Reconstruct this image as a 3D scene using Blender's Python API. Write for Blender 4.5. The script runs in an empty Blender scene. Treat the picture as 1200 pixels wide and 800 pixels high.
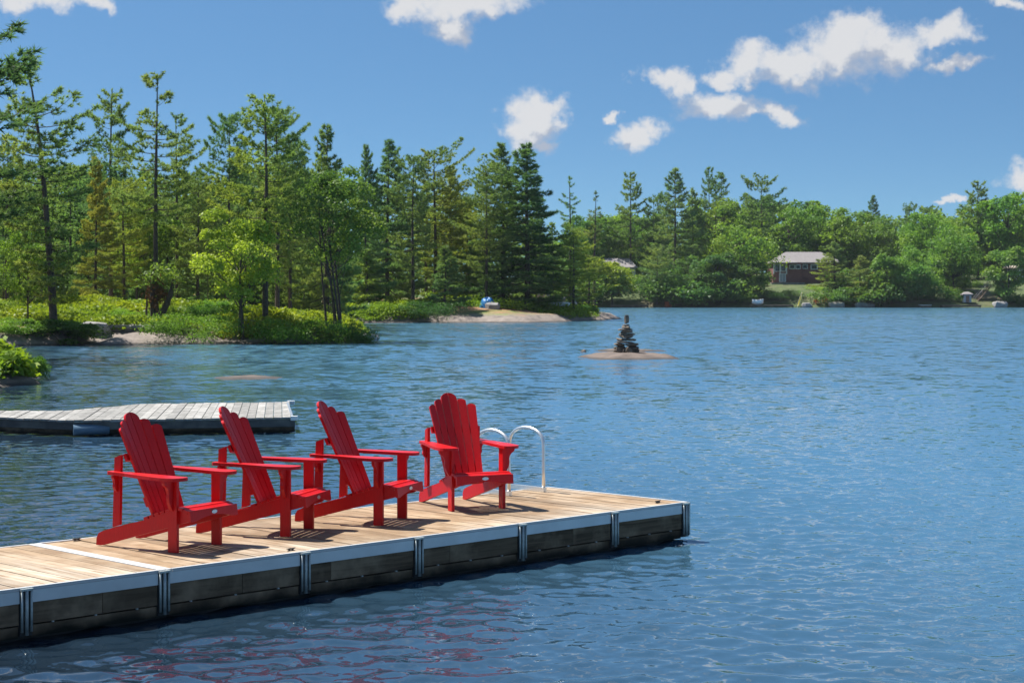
import bpy, bmesh, math, random
import numpy as np
from mathutils import Vector, Matrix

SC = bpy.context.scene
COL = SC.collection
R = math.radians
# ------------------------------------------------------------------ camera
F_PX, Y_HOR, EYE = 2090.0, 343.0, 2.19          # focal length and horizon row for a 1200 x 800 frame, eye above the water
DECK = 0.34                                     # deck of the dock above the water
cam_d = bpy.data.cameras.new('camera')
cam = bpy.data.objects.new('camera', cam_d); COL.objects.link(cam)
cam.location = (0, 0, EYE); cam.rotation_euler = (R(90), 0, 0)
cam_d.sensor_width = 36.0; cam_d.lens = 36.0 * F_PX / 1200.0
cam_d.shift_y = -(400 - Y_HOR) / 1200.0
cam_d.clip_start = 0.1; cam_d.clip_end = 5000
cam_d.dof.use_dof = True; cam_d.dof.focus_distance = 14.0; cam_d.dof.aperture_fstop = 9.0
SC.camera = cam
# ------------------------------------------------------------------ light
SUN_EL = R(61); SUN_TO = Vector((-0.87, 0.49, 0)).normalized()
sun_vec = Vector((SUN_TO.x * math.cos(SUN_EL), SUN_TO.y * math.cos(SUN_EL), math.sin(SUN_EL)))
sd = bpy.data.lights.new('sun', 'SUN'); sd.energy = 5.0; sd.angle = R(0.5); sd.color = (1.0, 0.955, 0.88)
so = bpy.data.objects.new('sun', sd); COL.objects.link(so)
so.rotation_euler = (-sun_vec).to_track_quat('-Z', 'Y').to_euler()
SC.view_settings.view_transform = 'Standard'; SC.view_settings.look = 'None'
SC.view_settings.exposure = 0.75; SC.view_settings.gamma = 1.0; SC.view_settings.use_curve_mapping = False
SC.render.engine = 'CYCLES'
SC.cycles.max_bounces = 8; SC.cycles.diffuse_bounces = 3; SC.cycles.glossy_bounces = 3
SC.cycles.transmission_bounces = 4; SC.cycles.transparent_max_bounces = 6
SC.cycles.caustics_reflective = False; SC.cycles.caustics_refractive = False
SC.cycles.sample_clamp_indirect = 6.0
SC.cycles.use_denoising = True

# ------------------------------------------------------------------ sky with clouds
W = bpy.data.worlds.new('World'); SC.world = W; W.use_nodes = True
wt = W.node_tree; wt.nodes.clear()

class NB:
    """small helper to wire node trees"""
    def __init__(s, t): s.t = t
    def n(s, typ, **kw):
        nd = s.t.nodes.new(typ)
        for k, v in kw.items():
            if k == 'inp':
                for kk, vv in v.items():
                    if isinstance(vv, bpy.types.NodeSocket): s.t.links.new(vv, nd.inputs[kk])
                    else: nd.inputs[kk].default_value = vv
            else: setattr(nd, k, v)
        return nd
    def m(s, op, a, b=None, c=None, clamp=False):
        nd = s.n('ShaderNodeMath', operation=op); nd.use_clamp = clamp
        for i, v in enumerate((a, b, c)):
            if v is None: continue
            if isinstance(v, bpy.types.NodeSocket): s.t.links.new(v, nd.inputs[i])
            else: nd.inputs[i].default_value = v
        return nd.outputs[0]
    def v(s, op, a, b=None, out=0):
        nd = s.n('ShaderNodeVectorMath', operation=op)
        for i, v in enumerate((a, b)):
            if v is None: continue
            if isinstance(v, bpy.types.NodeSocket): s.t.links.new(v, nd.inputs[i])
            else: nd.inputs[i].default_value = v
        return nd.outputs[out]
    def mix(s, fac, a, b, blend='MIX'):
        nd = s.n('ShaderNodeMix', data_type='RGBA', blend_type=blend)
        for i, v in ((0, fac), (6, a), (7, b)):
            if isinstance(v, bpy.types.NodeSocket): s.t.links.new(v, nd.inputs[i])
            else: nd.inputs[i].default_value = (tuple(v) + (1,))[:4] if i else v
        return nd.outputs[2]
    def rng(s, v, a, b, c=0.0, d=1.0, smooth=False):
        nd = s.n('ShaderNodeMapRange'); nd.interpolation_type = 'SMOOTHSTEP' if smooth else 'LINEAR'
        s.t.links.new(v, nd.inputs[0])
        for i, x in enumerate((a, b, c, d)): nd.inputs[i + 1].default_value = x
        return nd.outputs[0]
    def noise(s, vec, scale, detail=4, rough=0.55, out=0, dist=0.0):
        nd = s.n('ShaderNodeTexNoise'); nd.inputs['Scale'].default_value = scale
        nd.inputs['Detail'].default_value = detail; nd.inputs['Roughness'].default_value = rough
        nd.inputs['Distortion'].default_value = dist
        if vec is not None: s.t.links.new(vec, nd.inputs['Vector'])
        return nd.outputs[out]

# cloud banks seen over the lake: azimuth / elevation given by where they stand in the frame, then radii
CLOUDS = [(985,62,58,36),(935,78,52,24),(1035,62,50,30),(1095,42,46,15),(885,76,40,22),(845,88,30,12),(1000,38,30,22),
          (846,128,56,19),(900,134,32,11),(800,103,18,18),(776,90,24,15),(745,156,25,17),
          (624,134,38,30),(612,158,30,20),(640,122,22,20),(634,170,22,10),(540,4,78,24),(535,30,28,20),(478,4,26,18),
          (40,-4,80,16),(115,2,26,9),(1192,208,28,14),(1120,79,26,9),(718,130,9,6),(1178,6,24,7),(1115,231,24,4)]
cg = bpy.data.node_groups.new('cloud_density', 'ShaderNodeTree')
cg.interface.new_socket('P', in_out='INPUT', socket_type='NodeSocketVector')
cg.interface.new_socket('D', in_out='OUTPUT', socket_type='NodeSocketFloat')
g = NB(cg); gi = g.n('NodeGroupInput'); go = g.n('NodeGroupOutput')
P = gi.outputs[0]
w1 = g.noise(P, 26.0, 6, 0.62, out=1); w1 = g.v('SUBTRACT', w1, (0.5, 0.5, 0.5)); w1 = g.v('MULTIPLY', w1, (0.048, 0.034, 0.0))
PW = g.v('ADD', P, w1)
acc = None
for (cx, cy, rx, ry) in CLOUDS:
    az = math.atan((cx - 600) / F_PX); el = math.atan((Y_HOR - cy) / F_PX * math.cos(az))
    q = g.v('SUBTRACT', PW, (az, el, 0)); q = g.v('MULTIPLY', q, (F_PX / (rx * 1.02), F_PX / (ry * 1.04), 0))
    ln = g.v('LENGTH', q, out=1); b = g.m('SUBTRACT', 1.0, ln)
    acc = b if acc is None else g.m('SMOOTH_MAX', acc, b, 0.25)
# scattered fair-weather cumulus over the rest of the sky
sep = g.n('ShaderNodeSeparateXYZ'); cg.links.new(P, sep.inputs[0])
far = g.m('MAXIMUM', g.m('SUBTRACT', g.m('ABSOLUTE', sep.outputs[0]), 0.36), g.m('SUBTRACT', sep.outputs[1], 0.20))
far = g.rng(far, 0.0, 0.08, 0, 1)
sc_n = g.noise(g.v('MULTIPLY', PW, (1, 1.7, 0)), 5.0, 2, 0.5)
sc_n = g.m('MULTIPLY', g.m('SUBTRACT', sc_n, 0.575), 5.0)
sc_n = g.m('SUBTRACT', g.m('MULTIPLY', g.m('ADD', sc_n, 1.0), far), 1.0)
acc = g.m('MAXIMUM', acc, sc_n)
fb = g.noise(P, 60.0, 6, 0.6)
d = g.m('ADD', acc, g.m('MULTIPLY', g.m('SUBTRACT', fb, 0.5), 1.7))
fb2 = g.noise(P, 170.0, 4, 0.65)
d = g.m('ADD', d, g.m('MULTIPLY', g.m('SUBTRACT', fb2, 0.5), 0.55))
cg.links.new(d, go.inputs[0])

w = NB(wt)
tc = w.n('ShaderNodeTexCoord')
dirv = w.v('NORMALIZE', tc.outputs['Generated'])
sp = w.n('ShaderNodeSeparateXYZ'); wt.links.new(dirv, sp.inputs[0])
az = w.m('ARCTAN2', sp.outputs[0], sp.outputs[1]); el = w.m('ARCSINE', sp.outputs[2])
cmb = w.n('ShaderNodeCombineXYZ'); wt.links.new(az, cmb.inputs[0]); wt.links.new(el, cmb.inputs[1])
def cden(vec):
    nd = w.n('ShaderNodeGroup'); nd.node_tree = cg; wt.links.new(vec, nd.inputs[0]); return nd.outputs[0]
D0 = cden(cmb.outputs[0])
D1 = cden(w.v('ADD', cmb.outputs[0], (-0.008, 0.017, 0)))
sky = w.n('ShaderNodeTexSky'); sky.sky_type = 'NISHITA'; sky.sun_disc = False
sky.sun_elevation = SUN_EL; sky.sun_rotation = math.atan2(SUN_TO.x, SUN_TO.y)
sky.altitude = 300; sky.air_density = 1.0; sky.dust_density = 0.6; sky.ozone_density = 2.2
# look a little higher into the model sky: dry clear air after rain
zz = w.m('ADD', w.m('MULTIPLY', w.m('SUBTRACT', 1.0, w.m('POWER', 2.71828, w.m('MULTIPLY', w.m('ABSOLUTE', sp.outputs[2]), -5.2))), 0.50), 0.032)
cv = w.n('ShaderNodeCombineXYZ'); wt.links.new(sp.outputs[0], cv.inputs[0]); wt.links.new(sp.outputs[1], cv.inputs[1]); wt.links.new(zz, cv.inputs[2])
wt.links.new(w.v('NORMALIZE', cv.outputs[0]), sky.inputs[0])
SKY_TINT = (0.66, 0.97, 1.12)
skyc = w.mix(1.0, sky.outputs[0], SKY_TINT, 'MULTIPLY')
mask = w.rng(D0, -0.22, 0.62, 0, 0.94, True)
puff = w.noise(cmb.outputs[0], 95.0, 5, 0.6)
lit = w.rng(w.m('ADD', w.m('SUBTRACT', D0, D1), w.m('MULTIPLY', w.m('SUBTRACT', puff, 0.5), 1.2)), -0.30, 0.52, 0, 1, True)
thick = w.rng(D0, 0.1, 0.9, 0, 1)
CL_LIT, CL_SHD = (7.4, 7.4, 7.5), (4.2, 4.7, 5.7)
cc = w.mix(lit, CL_SHD, CL_LIT)
final = w.mix(mask, skyc, cc)
W.cycles.sampling_method = 'MANUAL'; W.cycles.sample_map_resolution = 256
bg = w.n('ShaderNodeBackground'); wt.links.new(final, bg.inputs[0]); bg.inputs[1].default_value = 0.061
wo = w.n('ShaderNodeOutputWorld'); wt.links.new(bg.outputs[0], wo.inputs[0])

# ================================================================== helpers
def px(x, y, Y):                                # a point in the frame at depth Y -> world
    return Vector(((x - 600) / F_PX * Y, Y, EYE - (y - Y_HOR) / F_PX * Y))
def on_water(x, y):
    Y = F_PX * EYE / (y - Y_HOR); return ((x - 600) / F_PX * Y, Y)
rng0 = np.random.default_rng(5)

def mesh_np(name, V, F, mat=None, smooth=False):
    """V (n,3); F list of int arrays, each (k,m) with faces of m corners"""
    me = bpy.data.meshes.new(name)
    V = np.ascontiguousarray(V, dtype=np.float32)
    F = [np.asarray(f, dtype=np.int32) for f in (F if isinstance(F, list) else [F]) if len(f)]
    nl = sum(f.size for f in F); npol = sum(len(f) for f in F)
    me.vertices.add(len(V)); me.vertices.foreach_set('co', V.ravel())
    me.loops.add(nl); me.polygons.add(npol)
    me.loops.foreach_set('vertex_index', np.concatenate([f.ravel() for f in F]))
    tot = np.concatenate([np.full(len(f), f.shape[1], np.int32) for f in F])
    st = np.concatenate([[0], np.cumsum(tot)[:-1]]).astype(np.int32)
    me.polygons.foreach_set('loop_start', st)
    try: me.polygons.foreach_set('loop_total', tot)
    except Exception: pass
    if smooth: me.polygons.foreach_set('use_smooth', np.ones(npol, bool))
    me.update(calc_edges=True); me.validate()
    if mat: me.materials.append(mat)
    return me
def link(name, data, parent=None, loc=(0, 0, 0), rot=(0, 0, 0), scale=(1, 1, 1)):
    o = bpy.data.objects.new(name, data); COL.objects.link(o)
    o.location = loc; o.rotation_euler = rot; o.scale = scale
    if parent: o.parent = parent
    return o
def tag(o, label=None, cat=None, group=None, kind=None):
    if label: o['label'] = label
    if cat: o['category'] = cat
    if group: o['group'] = group
    if kind: o['kind'] = kind
    return o
def thing(name, label, cat, loc=(0, 0, 0), rz=0.0, group=None):
    return tag(link(name, None, None, loc, (0, 0, rz)), label, cat, group)
def copy_tree(o, parent=None):
    c = o.copy(); COL.objects.link(c); c.parent = parent
    for ch in list(o.children): copy_tree(ch, c)
    return c

class BM:
    """collects boards, prisms and tubes; bevels; makes ONE mesh"""
    def __init__(s): s.b = bmesh.new()
    def hexa(s, pts):
        v = [s.b.verts.new(p) for p in pts]
        for f in ((0,3,2,1),(4,5,6,7),(0,1,5,4),(1,2,6,5),(2,3,7,6),(3,0,4,7)): s.b.faces.new([v[i] for i in f])
        return s
    def box(s, x0, x1, y0, y1, z0, z1):
        return s.hexa([(x0,y0,z0),(x1,y0,z0),(x1,y1,z0),(x0,y1,z0),(x0,y0,z1),(x1,y0,z1),(x1,y1,z1),(x0,y1,z1)])
    def prism(s, outline, fn, t0, t1):
        """outline of (a,b); fn(a,b,t) -> xyz"""
        A = [s.b.verts.new(fn(a, b, t0)) for a, b in outline]; B = [s.b.verts.new(fn(a, b, t1)) for a, b in outline]
        s.b.faces.new(list(reversed(A))); s.b.faces.new(B)
        n = len(A)
        for i in range(n): s.b.faces.new((A[i], A[(i+1) % n], B[(i+1) % n], B[i]))
        return s
    def tube(s, path, r, k=10, caps=True):
        path = [Vector(p) for p in path]; rs = r if isinstance(r, (list, tuple)) else [r] * len(path)
        rings = []; up = Vector((0.13, 0.21, 1)).normalized()
        for i, p in enumerate(path):
            t = (path[min(i+1, len(path)-1)] - path[max(i-1, 0)]).normalized()
            if i == 0:
                u = t.cross(up if abs(t.z) < .9 else Vector((1, .1, 0))).normalized()
            else: u = (u - t * u.dot(t)).normalized()
            v = t.cross(u)
            rings.append([s.b.verts.new(p + (u * math.cos(a) + v * math.sin(a)) * rs[i]) for a in [2*math.pi*j/k for j in range(k)]])
        for a, b in zip(rings, rings[1:]):
            for j in range(k):
                f = s.b.faces.new((a[j], a[(j+1) % k], b[(j+1) % k], b[j])); f.smooth = True
        if caps: s.b.faces.new(list(reversed(rings[0]))); s.b.faces.new(rings[-1])
        return s
    def bevel(s, w, seg=1):
        bmesh.ops.bevel(s.b, geom=[e for e in s.b.edges if e.is_manifold and e.calc_face_angle(0) > 0.6], offset=w, segments=seg, affect='EDGES', clamp_overlap=True)
        return s
    def mesh(s, name, mat):
        bmesh.ops.recalc_face_normals(s.b, faces=s.b.faces)
        me = bpy.data.meshes.new(name); s.b.to_mesh(me); s.b.free()
        if mat: me.materials.append(mat)
        return me
    def build(s, name, mat, parent=None, **kw): return link(name, s.mesh(name, mat), parent, **kw)

# ================================================================== materials
def new_mat(name):
    m = bpy.data.materials.new(name); m.use_nodes = True
    t = m.node_tree; t.nodes.clear(); nb = NB(t)
    nb.out = nb.n('ShaderNodeOutputMaterial'); nb.mat = m
    return nb
def fin(nb, sh): nb.t.links.new(sh, nb.out.inputs[0]); return nb.mat
def principled(nb, col, rough=0.5, bump=None, bstr=0.2, bdist=0.01, **kw):
    p = nb.n('ShaderNodeBsdfPrincipled')
    for k, v in (('Base Color', col), ('Roughness', rough)):
        if isinstance(v, bpy.types.NodeSocket): nb.t.links.new(v, p.inputs[k])
        else: p.inputs[k].default_value = (tuple(v) + (1,))[:4] if k == 'Base Color' else v
    for k, v in kw.items(): p.inputs[k.replace('_', ' ')].default_value = v
    if bump is not None:
        b = nb.n('ShaderNodeBump'); b.inputs['Strength'].default_value = bstr; b.inputs['Distance'].default_value = bdist
        nb.t.links.new(bump, b.inputs['Height']); nb.t.links.new(b.outputs[0], p.inputs['Normal'])
    return p.outputs[0]
def plain(name, col, rough=0.6, var=0.15, scale=6.0, bstr=0.15, bdist=0.01, **kw):
    nb = new_mat(name); co = nb.n('ShaderNodeTexCoord').outputs['Object']
    n1 = nb.noise(co, scale, 5, 0.6)
    c = nb.mix(nb.rng(n1, 0.3, 0.7), [x * (1 - var) for x in col], [min(1, x * (1 + var)) for x in col])
    return fin(nb, principled(nb, c, rough, n1, bstr, bdist, **kw))

def wood_mat(name, c_lo, c_mid, c_hi, axis=1, rough=0.75, bleach=None, stain=False, spec=0.35):
    """boards: grain along the local axis, each board its own tone"""
    nb = new_mat(name); co = nb.n('ShaderNodeTexCoord').outputs['Object']
    oi = nb.n('ShaderNodeObjectInfo'); rnd = oi.outputs['Random']
    off = nb.n('ShaderNodeCombineXYZ')
    nb.t.links.new(nb.m('MULTIPLY', rnd, 37.0), off.inputs[0]); nb.t.links.new(nb.m('MULTIPLY', rnd, 91.0), off.inputs[1])
    sc = [26, 26, 26]; sc[axis] = 1.3
    p = nb.v('ADD', nb.v('MULTIPLY', co, tuple(sc)), off.outputs[0])
    grain = nb.noise(p, 1.0, 6, 0.65, dist=0.6)
    blot = nb.noise(nb.v('ADD', co, off.outputs[0]), 3.2, 4, 0.6)
    c = nb.mix(nb.rng(grain, 0.32, 0.68), c_lo, c_mid)
    c = nb.mix(nb.rng(blot, 0.45, 0.72), c, c_hi)
    if bleach:
        geo = nb.n('ShaderNodeNewGeometry').outputs['Position']
        wn = nb.noise(geo, 0.55, 3, 0.55)
        bl = nb.m('MULTIPLY', nb.rng(wn, 0.47, 0.62), nb.rng(grain, 0.35, 0.6))
        c = nb.mix(nb.m('MULTIPLY', bl, 0.8), c, bleach)
    hs = nb.n('ShaderNodeHueSaturation'); nb.t.links.new(c, hs.inputs['Color'])
    nb.t.links.new(nb.rng(rnd, 0, 1, 0.78, 1.16), hs.inputs['Value'])
    co_ = hs.outputs[0]
    if stain:                                             # algae and wet wood along the waterline
        wp = nb.n('ShaderNodeSeparateXYZ'); nb.t.links.new(nb.n('ShaderNodeNewGeometry').outputs['Position'], wp.inputs[0])
        lv = nb.m('ADD', wp.outputs[2], nb.m('MULTIPLY', nb.m('SUBTRACT', blot, 0.5), 0.12))
        co_ = nb.mix(nb.rng(lv, 0.035, 0.115), (0.016, 0.0155, 0.012), co_)
    return fin(nb, principled(nb, co_, rough, grain, 0.35, 0.004, Specular_IOR_Level=spec))
M = {}
M['deck'] = wood_mat('deck_wood', (0.19, 0.118, 0.063), (0.35, 0.238, 0.142), (0.42, 0.312, 0.205), 1, 0.8, bleach=(0.55, 0.48, 0.39))
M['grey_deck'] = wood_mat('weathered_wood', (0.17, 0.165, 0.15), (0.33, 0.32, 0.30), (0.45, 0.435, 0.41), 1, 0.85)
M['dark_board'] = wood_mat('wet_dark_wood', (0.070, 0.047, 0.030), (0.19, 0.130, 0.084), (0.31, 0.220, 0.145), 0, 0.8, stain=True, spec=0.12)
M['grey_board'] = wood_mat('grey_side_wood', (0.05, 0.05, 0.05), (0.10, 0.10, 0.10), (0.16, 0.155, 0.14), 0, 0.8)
M['fascia'] = plain('painted_aluminium', (0.50, 0.54, 0.58), 0.34, 0.10, 3.0, 0.03, Metallic=0.7)
M['lip'] = plain('bare_aluminium', (0.56, 0.565, 0.56), 0.45, 0.05, 8.0, 0.04)
M['galv'] = plain('galvanised_steel', (0.42, 0.47, 0.46), 0.40, 0.30, 18.0, 0.1, Metallic=0.35)
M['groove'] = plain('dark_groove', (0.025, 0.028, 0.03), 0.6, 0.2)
M['steel'] = plain('brushed_ladder_aluminium', (0.82, 0.81, 0.78), 0.32, 0.05, 20.0, 0.03, Metallic=0.85)
M['nylon'] = plain('white_plastic', (0.78, 0.78, 0.76), 0.45, 0.05)
M['dark_metal'] = plain('dark_iron', (0.06, 0.055, 0.05), 0.5, 0.2)
M['blue_float'] = plain('blue_grey_float', (0.09, 0.16, 0.23), 0.35, 0.15)
# recycled plastic lumber of the chairs
nb = new_mat('red_plastic_lumber'); co = nb.n('ShaderNodeTexCoord').outputs['Object']; oi = nb.n('ShaderNodeObjectInfo')
st = nb.noise(nb.v('MULTIPLY', co, (30, 30, 4)), 4.0, 4, 0.6); sm = nb.noise(co, 7.0, 5, 0.65)
c = nb.mix(nb.rng(st, 0.3, 0.7), (0.50, 0.004, 0.007), (0.62, 0.008, 0.010))
c = nb.mix(nb.m('MULTIPLY', nb.rng(sm, 0.52, 0.75), 0.3), c, (0.50, 0.030, 0.028))
ro = nb.rng(sm, 0.3, 0.7, 0.30, 0.46)
M['red'] = fin(nb, principled(nb, c, ro, st, 0.12, 0.002, Specular_IOR_Level=0.3))
M['badge'] = plain('silver_badge', (0.75, 0.76, 0.78), 0.25, 0.05, Metallic=0.6)

def foliage(name, c_dark, c_lite, trans=0.35, tcol=(1.25, 1.2, 0.55), nscale=0.9):
    nb = new_mat(name); oi = nb.n('ShaderNodeObjectInfo')
    geo = nb.n('ShaderNodeNewGeometry').outputs['Position']
    n1 = nb.noise(geo, nscale, 3, 0.6); n2 = nb.noise(geo, 9.0, 2, 0.5)
    f = nb.m('ADD', nb.rng(n1, 0.32, 0.68, 0, 0.7), nb.rng(n2, 0.3, 0.7, 0, 0.3))
    c = nb.mix(f, c_dark, c_lite)
    n3 = nb.noise(geo, 0.13, 1, 0.5)
    c = nb.mix(1.0, c, nb.mix(nb.rng(n3, 0.36, 0.64), (0.72, 0.86, 0.98), (1.18, 1.06, 0.82)), 'MULTIPLY')
    c = nb.mix(1.0, c, oi.outputs['Color'], 'MULTIPLY')
    dif = nb.n('ShaderNodeBsdfDiffuse'); nb.t.links.new(c, dif.inputs[0])
    tr = nb.n('ShaderNodeBsdfTranslucent'); nb.t.links.new(nb.mix(1.0, c, tcol, 'MULTIPLY'), tr.inputs[0])
    gl = nb.n('ShaderNodeBsdfGlossy'); gl.inputs[0].default_value = (1, 1, 1, 1); gl.inputs[1].default_value = 0.45
    s1 = nb.n('ShaderNodeMixShader'); s1.inputs[0].default_value = trans
    nb.t.links.new(dif.outputs[0], s1.inputs[1]); nb.t.links.new(tr.outputs[0], s1.inputs[2])
    s2 = nb.n('ShaderNodeMixShader'); s2.inputs[0].default_value = 0.012
    nb.t.links.new(s1.outputs[0], s2.inputs[1]); nb.t.links.new(gl.outputs[0], s2.inputs[2])
    return fin(nb, s2.outputs[0])
M['needle'] = foliage('pine_needles', (0.100, 0.165, 0.072), (0.335, 0.420, 0.175), 0.50, (1.2, 1.3, .55))
M['leaf'] = foliage('broad_leaves', (0.082, 0.155, 0.045), (0.255, 0.365, 0.098), 0.47, (1.2, 1.25, .5))
M['fern'] = foliage('bracken', (0.105, 0.180, 0.024), (0.245, 0.335, 0.045), 0.45)
M['bark'] = plain('bark', (0.075, 0.058, 0.046), 0.9, 0.4, 9.0, 0.6, 0.03)
M['grey_bark'] = plain('grey_bark', (0.16, 0.145, 0.13), 0.9, 0.35, 9.0, 0.5, 0.03)
M['rust'] = foliage('dead_needles', (0.16, 0.075, 0.03), (0.28, 0.14, 0.06), 0.3, (1.1, 1, .8))

# ground: granite near the water, fallen needles, moss and grass further in
nb = new_mat('shore_ground'); geo = nb.n('ShaderNodeNewGeometry'); pos = geo.outputs['Position']
sp2 = nb.n('ShaderNodeSeparateXYZ'); nb.t.links.new(pos, sp2.inputs[0])
na = nb.noise(pos, 0.22, 5, 0.6); nbn = nb.noise(pos, 1.6, 5, 0.65); nc = nb.noise(pos, 7.0, 4, 0.6)
rock = nb.mix(nb.rng(nbn, 0.3, 0.7), (0.14, 0.115, 0.10), (0.29, 0.24, 0.21))
rock = nb.mix(nb.m('MULTIPLY', nb.rng(nc, 0.55, 0.75), 0.6), rock, (0.10, 0.095, 0.085))
needles = nb.mix(nb.rng(nc, 0.3, 0.7), (0.22, 0.115, 0.055), (0.36, 0.205, 0.105))
grass = nb.mix(nb.rng(nc, 0.3, 0.7), (0.10, 0.135, 0.030), (0.21, 0.235, 0.055))
soil = nb.mix(nb.rng(na, 0.44, 0.56), needles, grass)
hh = nb.m('ADD', sp2.outputs[2], nb.m('MULTIPLY', nb.m('SUBTRACT', nbn, 0.5), 0.7))
c = nb.mix(nb.rng(hh, 0.42, 0.75, 0, 1, True), rock, soil)
wet = nb.rng(nb.m('ADD', sp2.outputs[2], nb.m('MULTIPLY', nc, 0.06)), 0.06, 0.14, 0, 1)
c = nb.mix(wet, (0.045, 0.038, 0.032), c)
M['ground'] = fin(nb, principled(nb, c, 0.85, nbn, 0.6, 0.15))
nb = new_mat('granite'); co = nb.n('ShaderNodeNewGeometry').outputs['Position']
n1 = nb.noise(co, 1.3, 6, 0.65); n2 = nb.noise(co, 14, 4, 0.6)
c = nb.mix(nb.rng(n1, 0.3, 0.7), (0.075, 0.058, 0.048), (0.20, 0.15, 0.12)); c = nb.mix(nb.m('MULTIPLY', nb.rng(n2, 0.5, 0.8), 0.5), c, (0.10, 0.085, 0.075))
sp3 = nb.n('ShaderNodeSeparateXYZ'); nb.t.links.new(co, sp3.inputs[0])
c = nb.mix(nb.rng(nb.m('ADD', sp3.outputs[2], nb.m('MULTIPLY', n1, 0.06)), 0.055, 0.10), (0.05, 0.04, 0.034), c)
M['granite'] = fin(nb, principled(nb, c, 0.8, n2, 0.5, 0.03))
M['cairn'] = plain('cairn_stone', (0.15, 0.118, 0.085), 0.85, 0.5, 5.0, 0.5, 0.03)
M['boulder'] = plain('grey_boulder', (0.26, 0.25, 0.245), 0.85, 0.35, 2.0, 0.5, 0.05)

# water
nb = new_mat('lake_water'); geo = nb.n('ShaderNodeNewGeometry').outputs['Position']
sp4 = nb.n('ShaderNodeSeparateXYZ'); nb.t.links.new(geo, sp4.inputs[0])
gn = nb.n('ShaderNodeNewGeometry').outputs['Normal']
Yw = sp4.outputs[1]
lanes = nb.rng(nb.noise(nb.v('MULTIPLY', geo, (0.035, 0.11, 1.0)), 1.0, 3, 0.6), 0.36, 0.62, 0.55, 1.15)          # wind lanes and calmer patches
fine = nb.v('MULTIPLY', nb.v('SUBTRACT', nb.noise(nb.v('MULTIPLY', geo, (0.8, 1.0, 1.0)), 11.0, 2, 0.5, out=1), (0.5, 0.5, 0.5)), (0.20, 0.28, 0.0))
mid = nb.v('MULTIPLY', nb.v('SUBTRACT', nb.noise(nb.v('MULTIPLY', geo, (0.8, 1.0, 1.0)), 2.6, 3, 0.6, out=1), (0.5, 0.56, 0.5)), (0.55, 0.95, 0.0))
wide = nb.v('MULTIPLY', nb.v('SUBTRACT', nb.noise(nb.v('MULTIPLY', geo, (1.5, 0.45, 1.0)), 1.0, 4, 0.65, out=1), (0.5, 0.55, 0.5)), (0.3, 0.55, 0.0))
def scl(vec, f):
    nd = nb.n('ShaderNodeVectorMath', operation='SCALE'); nb.t.links.new(vec, nd.inputs[0]); nb.t.links.new(f, nd.inputs['Scale']); return nd.outputs[0]
slo = nb.v('ADD', fine, scl(mid, nb.rng(Yw, 20, 55, 0, 1, True)))
slo = nb.v('ADD', slo, scl(wide, nb.rng(Yw, 24, 70, 0, 1, True)))
nrm = nb.v('NORMALIZE', nb.v('ADD', gn, scl(slo, lanes)))
p = nb.n('ShaderNodeBsdfPrincipled')
sky_wash = nb.rng(nb.m('ADD', sp4.outputs[1], nb.m('MULTIPLY', sp4.outputs[0], 3.0)), -3, 38, 0, 1, True)  # sky reflection painted into the base colour: dark by the dock, brighter farther out
nb.t.links.new(nb.mix(sky_wash, (0.008, 0.016, 0.028), (0.056, 0.150, 0.240)), p.inputs['Base Color']); p.inputs['IOR'].default_value = 2.0
nb.t.links.new(nb.rng(sp4.outputs[1], 15, 120, 0.03, 0.10), p.inputs['Roughness'])
nb.t.links.new(nrm, p.inputs['Normal'])
M['water'] = fin(nb, p.outputs[0])

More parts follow.
